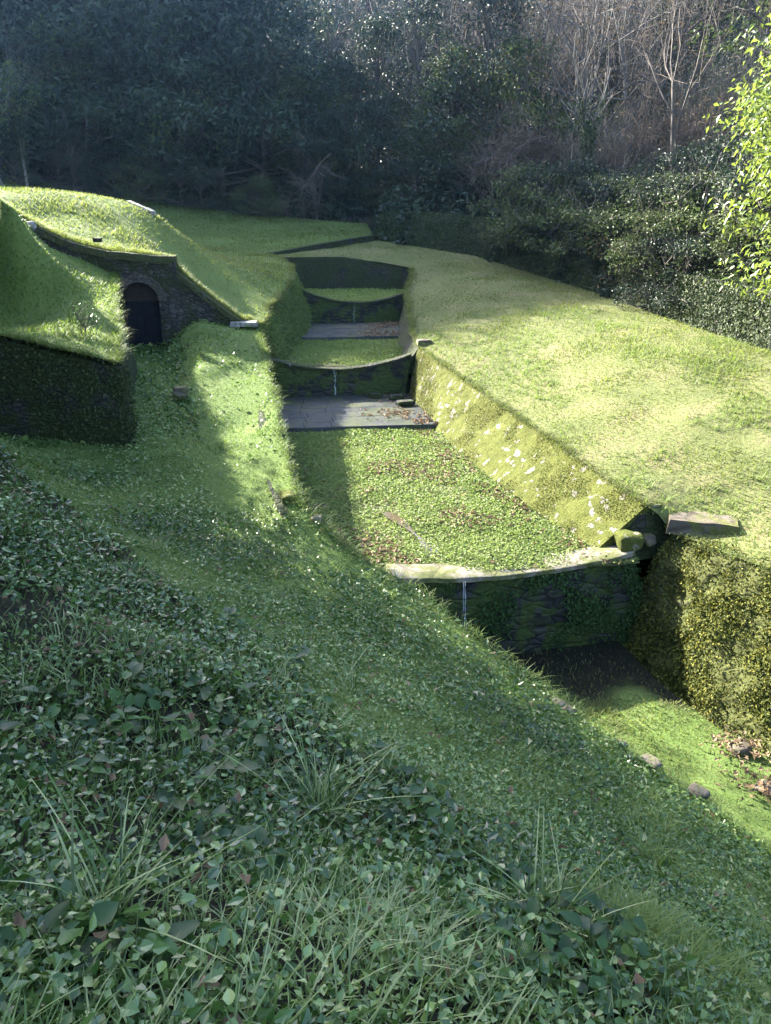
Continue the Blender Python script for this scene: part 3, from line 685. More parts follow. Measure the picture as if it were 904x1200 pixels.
def clump_leaves(g, centres, radii, per, L, Wd, seed, droop=.5, axis_c=None):
    Ps, Ns = [], []
    for c, r in zip(centres, radii):
        n = int(per*(r**2)); v = unit(g.normal(0, 1, (n, 3))); rr = r*g.uniform(.35, 1, n)**.5*(1+.25*g.normal(0, 1, n))
        p = c+v*rr[:,None]*np.array([1.1, 1.1, .5]); Ps.append(p); Ns.append(v)
    P = np.vstack(Ps); N = unit(np.vstack(Ns)*.55+np.array([0, 0, .55])+g.normal(0, .35, P.shape))
    A = unit(g.normal(0, 1, P.shape)+np.array([0, 0, -droop]))
    A = unit(A-N*np.sum(A*N, 1)[:,None]*.7)
    return leaves(P, A, N, L, Wd, seed)
def evergreen(seed, h, rad, per=150, L=.2, Wd=.09, mat='ever_dark', name='evergreen_tree', base=.04, nclump=64, cat='tree', bark='bark'):
    g = np.random.default_rng(seed); t = empty(name, (0, 0, 0)); tag(t, 'x', cat)
    cs, rs = [], []
    for k in range(nclump):
        f = g.uniform(base, 1)**.9; prof = math.sin(math.pi*min(1, (f*.78+.20)))**.7
        a = g.uniform(0, 2*math.pi); rr = rad*prof*(g.uniform(.25, 1.0)**.5)*(1+.25*math.sin(3*a+seed))
        cs.append((rr*math.cos(a), rr*math.sin(a), h*f)); rs.append(g.uniform(.35, 1.0)*rad/2.5)
    cs, rs = np.array(cs), np.array(rs)
    segs = []; q = np.array([0, 0, -.6]); r = .028*h*.55; lean = g.normal(0, .04, 2)
    for k in range(9):
        e = np.array([lean[0]*h*k/8+g.normal(0,.06), lean[1]*h*k/8+g.normal(0,.06), h*.92*(k+1)/9]); r1 = r*.86; segs.append((*q, *e, r, r1)); q, r = e, r1
    for c in cs[g.permutation(len(cs))[:int(nclump*.8)]]:
        b = np.array([0, 0, max(.3, c[2]*.72-.2)]); m_ = (b+c)/2+g.normal(0, .15, 3)
        segs += [(*b, *m_, .05, .03), (*m_, *c, .03, .01)]
        for j in range(4): segs.append((*c, *(c+g.normal(0, .4, 3)), .012, .004))
    V, F, q_ = tubes(segs, 5, seed); obj('trunk', raw_mesh('trunk', V, F, M[bark], q_), t)
    V, F, q_ = clump_leaves(g, cs, rs, per, L, Wd, seed); obj('crown', raw_mesh('crown', V, F, M[mat], q_), t)
    return t
def bare(seed, h, mat='twig', lev=3, name='bare_tree', nch=3, spread=.3, leafy=None, cat='tree', r0=.1, multi=1):
    g = np.random.default_rng(seed); t = empty(name, (0, 0, 0)); tag(t, 'x', cat); segs, tips = [], []
    for k in range(multi):
        d = np.array([g.normal(0, spread*.35), g.normal(0, spread*.35), 1]); p0 = (g.normal(0, .15)*(multi > 1), g.normal(0, .15)*(multi > 1), -.3)
        grow(g, p0, d, h*.55*g.uniform(.8, 1.1), r0, lev, segs, tips, nch, .22, .25, 5, .6)
    V, F, q_ = tubes(segs, 4, seed); obj('trunk' if multi == 1 else 'stems', raw_mesh('branches', V, F, M[mat], q_), t)
    if leafy:
        tp = np.array(tips); n = leafy[1]
        P = tp[g.integers(0, len(tp), n)]+g.normal(0, leafy[2], (n, 3))
        V, F, q_ = leaves(P, g.normal(0, 1, (n, 3))+np.array([0, 0, -.8]), g.normal(0, 1, (n, 3)), leafy[3], leafy[3]*.5, seed)
        obj('foliage', raw_mesh('foliage', V, F, M[leafy[0]], q_), t)
    return t
def ivied(seed, h):
    g = np.random.default_rng(seed); t = empty('ivy_clad_tree', (0, 0, 0)); tag(t, 'x', 'tree'); segs, tips = [], []
    grow(g, (0, 0, -.4), (g.normal(0, .1), g.normal(0, .1), 1), h*.7, .12, 2, segs, tips, 3, .2, .3, 6)
    V, F, q_ = tubes(segs, 5, seed); obj('trunk', raw_mesh('branches', V, F, M['bark_pale'], q_), t)
    thick = [s for s in segs if s[6] > .035]; s = np.array(thick); n = 3600
    i = g.integers(0, len(s), n); f = g.random(n)[:,None]; P = s[i,:3]*(1-f)+s[i,3:6]*f+g.normal(0, .16, (n, 3))
    V, F, q_ = leaves(P, g.normal(0, 1, (n, 3))+np.array([0, 0, -.6]), g.normal(0, 1, (n, 3)), .13, .10, seed); obj('ivy', raw_mesh('ivy', V, F, M['ivy'], q_), t)
    return t
EVP = [evergreen(101, 9.0, 3.0, 150), evergreen(102, 8.0, 3.3, 150, .22, .10), evergreen(103, 10.0, 2.7, 150, .2, .08), evergreen(104, 7.5, 2.9, 150, .2, .09, 'ever_mid')]
SHP = [evergreen(111, 3.2, 1.7, 330, .13, .06, 'ever_dark', 'evergreen_shrub', .02, 30, 'shrub'), evergreen(112, 2.7, 1.9, 330, .13, .06, 'ever_mid', 'evergreen_shrub', .02, 30, 'shrub'), evergreen(113, 3.8, 1.6, 330, .14, .055, 'ever_dark', 'evergreen_shrub', .02, 30, 'shrub')]
BTP = [bare(121, 11, lev=3), bare(122, 12, lev=3, nch=3), bare(123, 9.5, lev=3, nch=3, spread=.6), bare(124, 11, 'bark_pale', lev=3, leafy=('rust', 900, .25, .10))]
TWP = [bare(131, 4.6, lev=3, name='twiggy_shrub', nch=3, spread=1.2, cat='shrub', r0=.035, multi=7, leafy=('rust', 900, .2, .08)), bare(132, 5.0, 'bark_pale', lev=2, name='twiggy_shrub', nch=4, spread=1.2, cat='shrub', r0=.035, multi=7, leafy=('ever_mid', 900, .2, .10)), bare(133, 3.6, lev=2, name='twiggy_shrub', nch=4, spread=1.6, cat='shrub', r0=.03, multi=8, leafy=('ever_mid', 1200, .15, .08))]
IVP = [ivied(141, 9.0), ivied(142, 8.0)]
USED = set()
def put(p, px, Y, sc, label, group=None, z=None, dz=0.0, rz=None):
    """first use takes the prototype itself, later uses copy it"""
    x = (px-452)/FPX*Y/(CP+.33*SP)
    if id(p) in USED: o = proto_copy(p, label, group)
    else:
        o = p; USED.add(id(p)); o['label'] = label
        if group: o['group'] = group
    place(o, x, Y, (gz(x, Y) if z is None else z)+dz, random.uniform(0, 6.28) if rz is None else rz, sc)
    return o
def back_trees():
    g = random.Random(5)
    # shaded evergreen front of the wood, from the left edge to the ivy wall
    px = -60
    while px < 640:
        Y = 47.5+2*g.random() if px < 430 else 47-(px-430)*.035+1.5*g.random()
        put(g.choice(EVP), px, Y, g.uniform(1.4, 1.7) if px < 330 else g.uniform(.85, 1.1), 'dark evergreen tree in the shaded front of the wood', 'evergreens in the shaded front of the wood')
        px += g.uniform(30, 52)
    for row, (Y0, n) in enumerate(((51.5, 20), (56, 20), (62, 20), (69, 20), (77, 18))):
        for k in range(n):
            px = -90+1060*(k+g.random())/n
            p = g.choice(EVP+BTP+BTP[:2]) if row else g.choice(EVP[:3]+BTP)
            lab = 'bare twiggy tree higher up the wooded slope' if p in BTP else 'evergreen tree higher up the wooded slope'
            put(p, px, Y0+3*g.random(), g.uniform(.75, 1.05), lab, 'bare trees up the wooded slope' if p in BTP else 'evergreens up the wooded slope')
    for k in range(20):
        px = -40+690*(k+g.random())/20
        Y = 46-(max(0, px-430))*.035+g.uniform(-.6, .6)
        put(g.choice(SHP), px, Y, g.uniform(.6, .95), 'low dark shrub under the shaded trees', 'shrubs along the dark edge of the wood')
    # behind the ivy wall, sunlit side: bushes climbing up to thin bare trees
    for k in range(26):
        f = (k+g.random()*.7)/26; px = 600+360*f; Y = 33.5-13*f+g.uniform(0, 1.8)
        put(g.choice(SHP), px, Y, g.uniform(.75, 1.1), 'evergreen bush hanging over the ivy covered wall', 'bushes behind the ivy covered wall')
    wl = resample(np.array(IVYB[:5]), .9)
    for q_ in wl:
        if q_[1] < 23.5 or g.random() < .3: continue
        p = g.choice(SHP); sc_ = g.uniform(.5, .85)
        o = proto_copy(p, 'dark bush spilling over the wall onto the edge of the right lawn', 'bushes spilling over the boundary wall') if id(p) in USED else None
        if o: place(o, q_[0]+g.uniform(.3, .9), q_[1]+g.uniform(-.3, .4), q_[2]+g.uniform(-.1, .8), g.uniform(0, 6), sc_)
    for k in range(16):
        f = (k+g.random())/16; px = 585+380*f; Y = 39-12*f+g.uniform(0, 3)
        put(g.choice(SHP+EVP[3:]+TWP), px, Y, g.uniform(.7, 1.15), 'leafy bush on the slope behind the right bank', 'bushes on the slope behind the right bank')
    for k in range(46):
        f = (k+g.random())/46; px = 560+420*f; Y = 46-12*f+g.uniform(-1, 6)
        p = g.choice(TWP+TWP[1:2]*2+BTP+BTP[3:]*2+IVP[:1]+SHP[1:2])
        lab = 'thin leafless growth in the sunny thicket at upper right' if p in TWP or p in BTP else 'leafy growth in the sunny thicket at upper right'
        put(p, px, Y, g.uniform(.7, 1.0), lab, 'bare growth of the sunny thicket' if p in TWP or p in BTP else 'leafy growth of the sunny thicket')
    for k in range(9):
        put(g.choice(EVP), -330+560*(k+g.random())/9, 51+3*g.random(), g.uniform(1.6, 1.9), 'tall dark evergreen tree at the left side of the wood', 'tall evergreens at the left side of the wood')
    for k in range(11):
        put(g.choice(EVP[:3]), -190+470*(k+.2+.6*g.random())/11, 49.5+2*g.random(), g.uniform(1.7, 1.95), 'very tall dark evergreen tree closing the left of the wood', 'tallest evergreens at the left of the wood')
back_trees()
put(BTP[1], 792, 31.5, .82, 'tall slender bare tree standing in front of the twiggy thicket at upper right')
put(BTP[1], 560, 45, 1.05, 'slim bare trunk rising behind the dark bushes right of the hollow')
put(BTP[0], 686, 40, 1.0, 'straight grey trunk standing above the ivy clad tree')
put(BTP[0], 628, 44, 1.0, 'tall bare trunk rising out of the top edge left of the sunny thicket')
put(IVP[1], 690, 33.5, .72, 'crooked ivy clad tree above the bushes beside the right lawn')
BRT = bare(161, 8, 'bark_pale', 3, 'pale_leaved_tree', 3, .5, ('laurel', 1500, .25, .16))
put(BRT, 22, 43.5, .8, 'pale leaved tree glowing in the backlight at the far left edge of the wood')
put(IVP[0], 44, 44, .75, 'pale leaved ivy clad tree lit from behind at the far left')
put(BTP[2], 372, 45.3, .62, 'pale bare dead tree against the dark wood above the cascade')

# trees and slope growth to the left of the camera that shade the near bank
def shade_trees():
    g = random.Random(9)
    for x, y, s in ((-12.5,16.7,1.05), (-15.6,19.2,1.1), (-10.5,14.6,1.0), (-18.9,21.4,1.15), (-13.6,14.6,1.2), (-10.2,12.6,1.05), (-11.2,12.2,1.1), (-9.5,9.2,1.0), (-9.0,6.4,1.1), (-13,11.5,1.25), (-12,8,1.2), (-16,15.8,1.3), (-15.5,13,1.35), (-8.2,4,.9), (-18.5,17.5,1.3), (-11,4.5,1.2)):
        p = g.choice(EVP[:3]); o = proto_copy(p, 'evergreen tree on the left slope beside the camera', 'evergreens on the left slope')
        place(o, x, y, gz(x, y)-.3, g.uniform(0, 6), s)
    bf = REG['block_top_ground']
    for t_ in (6.4, 7.6, 8.8, 10.2, 11.6, 13.2, 15, 17):
        for p_ in (2.4, 4.2):
            x, y = -3.6-.766*t_-.643*p_+g.uniform(-.2, .2), 13.3+.643*t_-.766*p_+g.uniform(-.2, .2)
            z = float(bf[2](np.array([[x, y]]))[0]) if in_poly(np.array([[x, y]]), bf[3])[0] else gz(x, y)
            o = proto_copy(g.choice(SHP), 'evergreen shrub on the left slope beyond the block', 'evergreen shrubs on the left slope'); place(o, x, y, z-.1, g.uniform(0, 6), g.uniform(1.0, 1.15))
shade_trees()
# laurel at the right edge, close to the boundary wall
lau = evergreen(151, 7.6, 3.0, 220, .17, .075, 'laurel', 'laurel_tree', .10, 125, 'tree', 'bark')
lx, ly = 10.75, 18.3; place(lau, lx, ly, gz(lx, ly)-.2, 1.0); tag(lau, 'bright yellow green laurel tree catching the sun at the right edge')
dry = bare(152, 2.6, 'twig', 2, 'withered_shrub', 4, 1.2, ('rust', 700, .10, .14), 'shrub', .03, 5)
x_, y_, _ = W(742,300,28.6); place(dry, x_, y_-.6, 4.9, 0); tag(dry, 'withered shrub with hanging brown leaves in front of the dark bushes')
sap = bare(153, 1.15, 'twig', 2, 'sapling', 3, .6, ('clover', 260, .06, .05), 'sapling', .012, 1)
x_, y_, z_ = W(98,398,16.3); place(sap, x_, y_, z_-.02, 0); tag(sap, 'small bushy sapling on the sunlit top of the left block')

# ------------------------------------------------------------------ plant cover on the ground and walls
def cover(name, parts, mat, label, cat, kind='stuff', drift=.5):
    V, F, q_ = join(parts) if len(parts) > 1 else parts[0]
    if drift: q_ = np.clip(q_*(1-drift)+drift*(.5+.75*fbm(V*np.array([1,1,.2]), .55, 4, 991)+.25*fbm(V*np.array([1,1,.2]), 2.5, 2, 992)), 0, 1)
    o = mk(name, V, F, M[mat], rnd=q_); tag(o, label, cat, kind=kind); return o
def dist(P): return np.linalg.norm(P-np.array([0, 0, CAMZ]), axis=1)
def patch(P, f, seed, lo, hi):
    return np.clip((fbm(P*np.array([1, 1, .3]), f, 3, seed)-lo)/(hi-lo), 0, 1)
VA, TA = REG['grass_bank'][:2]
Exy = np.array(E)[:,:2]
EP = [tuple(p) for p in Exy]+[(3,-3), (-12,-3), (-14,12)]
def is_fore(P): return in_poly(P, EP)
# near slope: long grass
P, N = scatter(VA, TA, lambda c: np.where(is_fore(c), np.clip(5200/(dist(c)**1.05), 350, 2800)*(.15+.9*patch(c, .9, 61, -.25, .2)), 0), 1)
d = dist(P); cover('long_grass', [blades(P, N, .11+.11*patch(P, 1.2, 62, 0, .5), .0055+.0006*d, 2, 4, .5, 1.0)], 'grass_fore', 'long arching grass on the shaded slope nearest the camera', 'grass')
P, N = scatter(VA, TA, lambda c: np.where(is_fore(c), np.clip(9000/(dist(c)**1.2), 250, 3400)*(.06+1.1*patch(c, 1.1, 63, -.1, .25)), 0), 2)
d = dist(P); g = np.random.default_rng(3); n = len(P); A = np.stack([*(g.normal(0, 1, (2, n))), g.normal(.25, .3, n)], 1)
cover('low_weeds', [leaves(P+N*g.uniform(.01, .10, n)[:,None], A, N+g.normal(0, .65, (n, 3)), .028+.0022*d, .02+.0016*d, 4)], 'clover', 'small leaved weeds between the grass of the shaded near slope', 'weeds')
P, N = scatter(VA, TA, lambda c: np.where(is_fore(c), np.clip(2000/(dist(c)**1.1), 110, 900)*(.06+1.2*patch(c, .75, 65, -.15, .2)), 0), 66)
d = dist(P); n = len(P); g = np.random.default_rng(67); A = np.stack([*(g.normal(0, 1, (2, n))), g.normal(.15, .3, n)], 1)
cover('leafy_weeds', [bigleaves(P+N*g.uniform(.02, .13, n)[:,None], A, N+g.normal(0, .7, (n, 3)), .04+.0035*d, .026+.0025*d, 68)], 'weed', 'mixed broad weeds crowding the shaded slope nearest the camera', 'weeds')
# broad leaved plants and tufts standing out of the near slope
def leafplant(seed, n, L, Wd, hgt, mat, name, shape='ovate'):
    g = np.random.default_rng(seed); t = empty(name, (0, 0, 0)); tag(t, 'x', 'plant')
    a = g.uniform(0, 2*np.pi, n); rr = g.uniform(.04, .26, n); hh = hgt*g.uniform(.35, 1.1, n)
    P = np.stack([rr*np.cos(a), rr*np.sin(a), hh], 1)
    A = np.stack([np.cos(a+g.normal(0,.6,n)), np.sin(a+g.normal(0,.6,n)), g.normal(.05, .35, n)], 1)
    V, F, q_ = bigleaves(P, A, np.stack([np.cos(a)*.3, np.sin(a)*.3, np.ones(n)], 1)+g.normal(0, .25, (n, 3)), L, Wd, seed, shape)
    obj('leaves', raw_mesh('leaves', V, F, M[mat], q_, True), t)
    sg = [(p[0]*.25, p[1]*.25, -.05, *p, .004, .003) for p in P]; V, F, q_ = tubes(sg, 4, seed); obj('stems', raw_mesh('stems', V, F, M['grass'], q_), t)
    return t
LP = [leafplant(301, 16, .15, .10, .16, 'broad', 'broadleaf_plant', 'heart'), leafplant(302, 22, .12, .085, .14, 'broad', 'broadleaf_plant', 'heart'), leafplant(303, 13, .19, .11, .20, 'broad', 'broadleaf_plant'), leafplant(304, 18, .10, .08, .12, 'broad2', 'broadleaf_plant', 'heart')]
fA = REG['grass_bank'][2]
def gA(x, y): return float(fA(np.array([[x, y]]))[0])
def ray_ground(px, py):
    u = (px-452)/FPX; v = (600-py)/FPX; d = np.array([u, CP+v*SP, -SP+v*CP]); t = .8
    while t < 40:
        p = d*t
        if CAMZ+p[2] < gA(p[0], p[1]): return p[0], p[1]
        t += .03
    return p[0], p[1]
def fore_plants():
    g = random.Random(17); used = set()
    bands = [((0,640),(120,690),9,30), ((0,690),(330,760),10,35), ((0,860),(340,870),16,45), ((180,960),(330,960),6,45), ((30,1150),(260,1180),6,40), ((450,980),(760,1140),12,35), ((400,900),(480,960),4,30), ((560,1120),(700,1180),5,30), ((120,800),(320,840),8,40), ((0,900),(60,960),4,40)]
    for (x0, y0), (x1, y1), n, j in bands:
        for k in range(n):
            f = (k+g.random())/n; px = x0+(x1-x0)*f+g.gauss(0, j*.5); py = y0+(y1-y0)*f+g.gauss(0, j*.6)
            x, y = ray_ground(px, py); p = g.choice(LP); sc = g.uniform(.65, 1.2)*min(.78, .34+.10*math.hypot(x, y))
            lab = 'clump of broad dark green leaves among the grass on the shaded near slope'
            if id(p) in used: o = proto_copy(p, lab, 'broad leaved plants on the near slope')
            else: o = p; used.add(id(p)); o['label'] = lab; o['group'] = 'broad leaved plants on the near slope'
            place(o, x, y, gA(x, y)-.01, g.uniform(0, 6.28), sc)
fore_plants()
def tuft(px, py, n, h, label, seed, mat='grass_fore'):
    x, y = ray_ground(px, py); g = np.random.default_rng(seed); z = gA(x, y)
    P = np.column_stack([x+g.normal(0, .05, n), y+g.normal(0, .05, n), np.full(n, z-.02)])
    V, F, q_ = blades(P, np.tile([0,0,1.], (n,1)), h, .009, seed, 6, .55, 1.0); o = mk('grass_tuft', V, F, M[mat], rnd=q_); tag(o, label, 'grass tuft')
tuft(372, 965, 90, .42, 'large pale tuft of long arching grass near the middle of the slope', 311)
tuft(765, 1015, 80, .30, 'bright tuft of grass on the terrace bank toward the lower right', 312, 'grass')
tuft(410, 815, 18, .40, 'few long lone blades of grass sticking up from the terrace edge', 313)
tuft(120, 1090, 60, .34, 'tuft of long grass near the lower left corner', 314)
tuft(640, 1080, 60, .34, 'tuft of long grass on the lip of the near slope at lower right', 315)
P, N = scatter(VA, TA, lambda c: np.where(is_fore(c), 14, 3)*(dist(c) < 14), 316); n = len(P); g = np.random.default_rng(317)
cover('fallen_leaves', [leaves(P+N*.07, g.normal(0, 1, (n, 3))*np.array([1,1,.4]), N+g.normal(0, .5, (n, 3)), .07, .045, 318, .3)], 'dryleaf', 'scattered brown fallen leaves caught in the grass of the near bank', 'fallen leaves')
# terrace bank and trench: clover carpet with short grass
def ter(c): return ~is_fore(c)
P, N = scatter(VA, TA, lambda c: np.where(ter(c), np.clip(14000/(dist(c)**1.15), 300, 1900)*(.12+.85*patch(c, .6, 71, -.2, .3))*np.where((c[:,1] > 12.3) & (c[:,0] > np.interp(c[:,1], [12, 13.5, 16, 18.5, 21.3], [-2.8, -3.3, -3.9, -4.7, -5.6])), .12, 1), 0), 5)
d = dist(P); n = len(P); g = np.random.default_rng(6); A = np.stack([*(g.normal(0, 1, (2, n))), g.normal(.2, .25, n)], 1)
cover('clover_carpet', [leaves(P+N*(g.uniform(.0, .06, n)+.03*patch(P, 1.6, 72, 0, .4))[:,None], A, N+g.normal(0, .5, (n, 3)), (.019+.0021*d)*(1+1.2*(g.random(n) < .15)), (.016+.0017*d)*(1+1.2*(g.random(n) < .15)), 7)], 'clover', 'low clover and small leaves covering the terrace bank', 'ground cover')
P, N = scatter(VA, TA, lambda c: np.where(ter(c), np.clip(13000/(dist(c)**1.1), 450, 2600)*(.55+.55*patch(c, .8, 73, -.2, .3)), 0), 8)
d = dist(P); cover('short_grass', [blades(P, N, .045+.11*patch(P, 1.6, 74, .0, .5)*(.4+patch(P, 5., 75, -.1, .4)), .0035+.0006*d, 9, 3, .8, .9)], 'grass', 'short grass on the terrace bank and in the trench', 'grass')
# lawns
for nm, mt, dn, hh, lab, sd_ in (('right_bank_ground', 'grass_lit', 1.0, .055, 'short sunlit lawn grass of the right bank', 81), ('mound_ground', 'grass_lit', .75, .085, 'grass on the mound and the shaded meadow behind it', 83), ('block_top_ground', 'grass', 1.0, .08, 'grass on top of the left block', 85), ('ravine_floor', 'grass_lit', 1.2, .07, 'grass on the sunken ravine floor', 87)):
    V_, T_ = REG[nm][:2]
    P, N = scatter(V_, T_, lambda c: np.clip(15000*dn/(dist(c)**1.2), 90, 1300)*(.25+.9*patch(c, .7, sd_, -.4, .15))*np.where((sd_ == 87) & (c[:,1] > 9.9), .15, 1)*np.where((sd_ == 81) & (c[:,0] > 5) & (c[:,1] < 17), .3+.7*patch(c, 1.0, 88, -.2, .1), 1), sd_)
    d = dist(P); cover('lawn_grass', [blades(P, N, hh*(.8+.8*patch(P, .8, sd_+1, 0, .4)), .004+.0009*d, sd_+2, 2, .7, .7)], mt, lab, 'grass')
V_, T_ = REG['right_bank_ground'][:2]
P, N = scatter(V_, T_, lambda c: 40*patch(c, .8, 141, .0, .3)*(dist(c) < 26), 142); P = np.repeat(P, 7, 0)+np.random.default_rng(143).normal(0, .05, (len(P)*7, 3))*np.array([1,1,.1]); N = np.repeat(N, 7, 0)
cover('lawn_tufts', [blades(P, N, .12, .014, 144, 3, .9, .9)], 'grass', 'darker taller grass tufts dotted over the right bank', 'grass')
# clover and grass on the pool floors, sunlight lifted into their leaf colour
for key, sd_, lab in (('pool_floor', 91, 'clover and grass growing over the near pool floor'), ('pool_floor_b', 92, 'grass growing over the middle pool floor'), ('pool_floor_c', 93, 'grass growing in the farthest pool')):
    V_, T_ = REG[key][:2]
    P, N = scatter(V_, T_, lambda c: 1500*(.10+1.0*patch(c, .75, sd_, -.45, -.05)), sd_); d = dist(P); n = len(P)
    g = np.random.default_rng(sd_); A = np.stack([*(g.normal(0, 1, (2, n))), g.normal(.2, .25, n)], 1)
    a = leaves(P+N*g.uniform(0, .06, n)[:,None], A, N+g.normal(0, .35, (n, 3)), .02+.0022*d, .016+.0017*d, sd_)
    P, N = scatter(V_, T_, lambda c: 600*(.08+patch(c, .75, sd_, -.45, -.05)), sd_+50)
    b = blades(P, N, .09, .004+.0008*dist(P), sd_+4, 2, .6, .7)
    cover('pool_plants', [a, b], 'pool_green_lit', lab, 'ground cover')
def fringe(lines, dens, h, w_, mat, seed, label, back=.10):
    parts = []; g = np.random.default_rng(seed)
    for ln in lines:
        q = resample(ln, .04); q = q[visible(q)]
        n = int(len(q)*.04*dens); i = g.integers(0, len(q), n); P = q[i]+g.normal(0, .06, (n, 3))*np.array([1,1,.3])
        P[:,2] += .02; parts.append(blades(P, np.tile([0,0,1.], (n,1)), h*(.5+patch(P, 1.5, seed, -.2, .3)), w_, seed, 4, 1.6, 1.6))
    cover('overhanging_grass', parts, mat, label, 'grass')
fringe([BT, [BT[-1], W(138,385,17.2), W(136,352,19.4), W(134,322,22.0)]], 420, .11, .010, 'grass', 121, 'ragged grass hanging over the edges of the left block')
fringe([TL, TLlow], 300, .07, .008, 'grass', 122, 'grass hanging over the terrace edge above the channel and ravine')
fringe([UL, UR, RW, WING[:3]], 320, .07, .012, 'grass_lit', 123, 'grass fringe along the tops of the channel walls')
# dead leaves
V_, T_ = REG['pool_floor'][:2]
P, N = scatter(V_, T_, lambda c: 260*(.03+patch(c, .75, 95, .1, .35)+1.2*np.clip(1-np.abs(c[:,0]-xr(c[:,1])+.25)/.45, 0, 1)*patch(c, 1.5, 96, -.2, .2)), 97); n = len(P); g = np.random.default_rng(98)
cover('leaf_litter', [leaves(P+N*.05, g.normal(0, 1, (n, 3))*np.array([1,1,.3]), N+g.normal(0, .5, (n, 3)), .10, .06, 99, .3)], 'dryleaf', 'brown fallen leaves lying in drifts on the near pool floor', 'fallen leaves')
pv = [o for o in COL.objects if o.name.startswith('paving_stones')]
for o, sd_ in zip(pv, (131, 132)):
    me_ = o.data; Vp = np.empty(len(me_.vertices)*3); me_.vertices.foreach_get('co', Vp); Vp = Vp.reshape(-1, 3)+np.array(o.parent.location); Fp = np.array([p_.vertices[:] for p_ in me_.polygons])
    P, N = scatter(Vp, Fp, lambda c: 170*np.clip(c[:,0]-xr(c[:,1])+1.5, 0, 1.2)*patch(c, 1.2, sd_, -.2, .2), sd_); P = P[N[:,2] > .7]; n = len(P); g = np.random.default_rng(sd_)
    A_ = g.normal(0, 1, (n, 3))*np.array([1,1,.25]); Nn = np.array([0,0,1.])+g.normal(0, .4, (n, 3))
    cover('leaf_litter', [leaves(P+np.array([0,0,.02]), A_, Nn, .11, .07, sd_, .3)], 'dryleaf', ('brown leaves drifted on the right of the near paved apron', 'brown leaves scattered on the far paved apron')[sd_-131], 'fallen leaves')
for px_, py_, Y_ in ((868,880,8.7), (898,925,7.9), (690,655,12.2)):
    c_ = np.array(W(px_, py_, Y_)); n = 110; g = np.random.default_rng(int(px_)); P = c_+g.normal(0, .16, (n, 3))*np.array([1.3,1,.25])+np.array([0,0,.06])
    cover('leaf_litter', [leaves(P, g.normal(0, 1, (n, 3))*np.array([1,1,.4]), np.array([0,0,1.])+g.normal(0, .5, (n, 3)), .085, .055, int(px_), .3)], 'dryleaf', {868: 'brown leaves heaped on the stone below the wing wall', 898: 'brown leaves around the stone at the right edge', 690: 'brown leaves caught at the lower end of the revetment'}[px_], 'fallen leaves')
# growth on walls, as parts of their walls
def wallcover(nm, root, V_, T_, dens, L, Wd, mat, seed, out=.05, hang=.6, front=None):
    P, N = scatter(V_, T_, dens, seed); n = len(P); g = np.random.default_rng(seed)
    v, f, r_ = leaves(P+N*g.uniform(0, out, n)[:,None], g.normal(0, .6, (n, 3))+np.array([0, 0, -hang]), N+g.normal(0, .4, (n, 3)), L, Wd, seed)
    o = mk(nm, v, f, M[mat], root, r_); return o
wallcover('moss_cover', wng, wgV, wgF, lambda c: 3000*(.16+.95*patch(c*np.array([1,1,3.]), 2.2, 101, -.2, .22)), .045, .032, 'mossleaf', 102, .08)
wallcover('ivy_cover', ivw, iv, ivF, lambda c: 900*np.where(c[:,1] > 29, 1, .35+.6*patch(c, .6, 103, -.1, .25)), .075, .06, 'ivy', 104, .14)
wc, wd0 = WEIRS[0]
wallcover('moss_cover', wc, wd0[1], wd0[2], lambda c: 1500*patch(c*np.array([1,1,2.]), 1.6, 111, .0, .25), .05, .04, 'fern', 112, .08)
wallcover('moss_cover', rww, rwV, rwF, lambda c: 1700*(.03+patch(c*np.array([1,1,3.]), 2.2, 113, -.1, .25)), .028, .02, 'mossleaf', 114, .03, .3)
P, N = scatter(VC_ := REG['mound_ground'][0], REG['mound_ground'][1], lambda c: 2500*(np.abs(c[:,1]-np.array([dw(x) for x in c[:,0]])-.3) < .22)*(c[:,0] > -11)*(c[:,0] < -3.8), 115)
cover('tall_grass', [blades(P, N, .14, .016, 116, 3, .6, .9)], 'grass_lit', 'ragged grass growing along the top of the doorway wall', 'grass')
wallcover('ivy_cover', lbw, lbV, lbF, lambda c: 420*patch(c, 1.0, 105, -.1, .3), .06, .05, 'ivy', 106, .08)
wallcover('grass_cover', ulw, ulV, ulF, lambda c: 700*(.4+patch(c, 1.0, 107, -.3, .2)), .09, .03, 'grass', 108, .07, -.2)

# ------------------------------------------------------------------ slabs, stones, water, dead wood
def stone(px, py, Y, sx, sy, sz, label, mat='pale_stone', seed=0, rz=0.0, dz=0.0, flat=.35, name='stone', pos=None):
    x, y, z = W(px, py, Y) if pos is None else pos
    g = np.random.default_rng(seed); n1, n2 = 14, 9; V, F = [], []
    for i in range(n2+1):
        th = math.pi*i/n2
        for k in range(n1):
            ph = 2*math.pi*k/n1; c = np.array([math.sin(th)*math.cos(ph), math.sin(th)*math.sin(ph), math.cos(th)])
            V.append(np.sign(c)*np.abs(c)**flat)
    V = np.array(V); V = V*(1+.30*fbm(V+seed*3.1, 1.3, 3, seed))[:,None]*np.array([sx, sy, sz])*.5
    cr, sr = math.cos(rz), math.sin(rz); V = np.column_stack([V[:,0]*cr-V[:,1]*sr, V[:,0]*sr+V[:,1]*cr, V[:,2]])+np.array([x, y, z+dz])
    for i in range(n2):
        for k in range(n1):
            a, b = i*n1+k, i*n1+(k+1) % n1; F += [(a, a+n1, b+n1), (a, b+n1, b)]
    o = mk(name, V, np.array(F), M[mat]); return tag(o, label, 'stone')
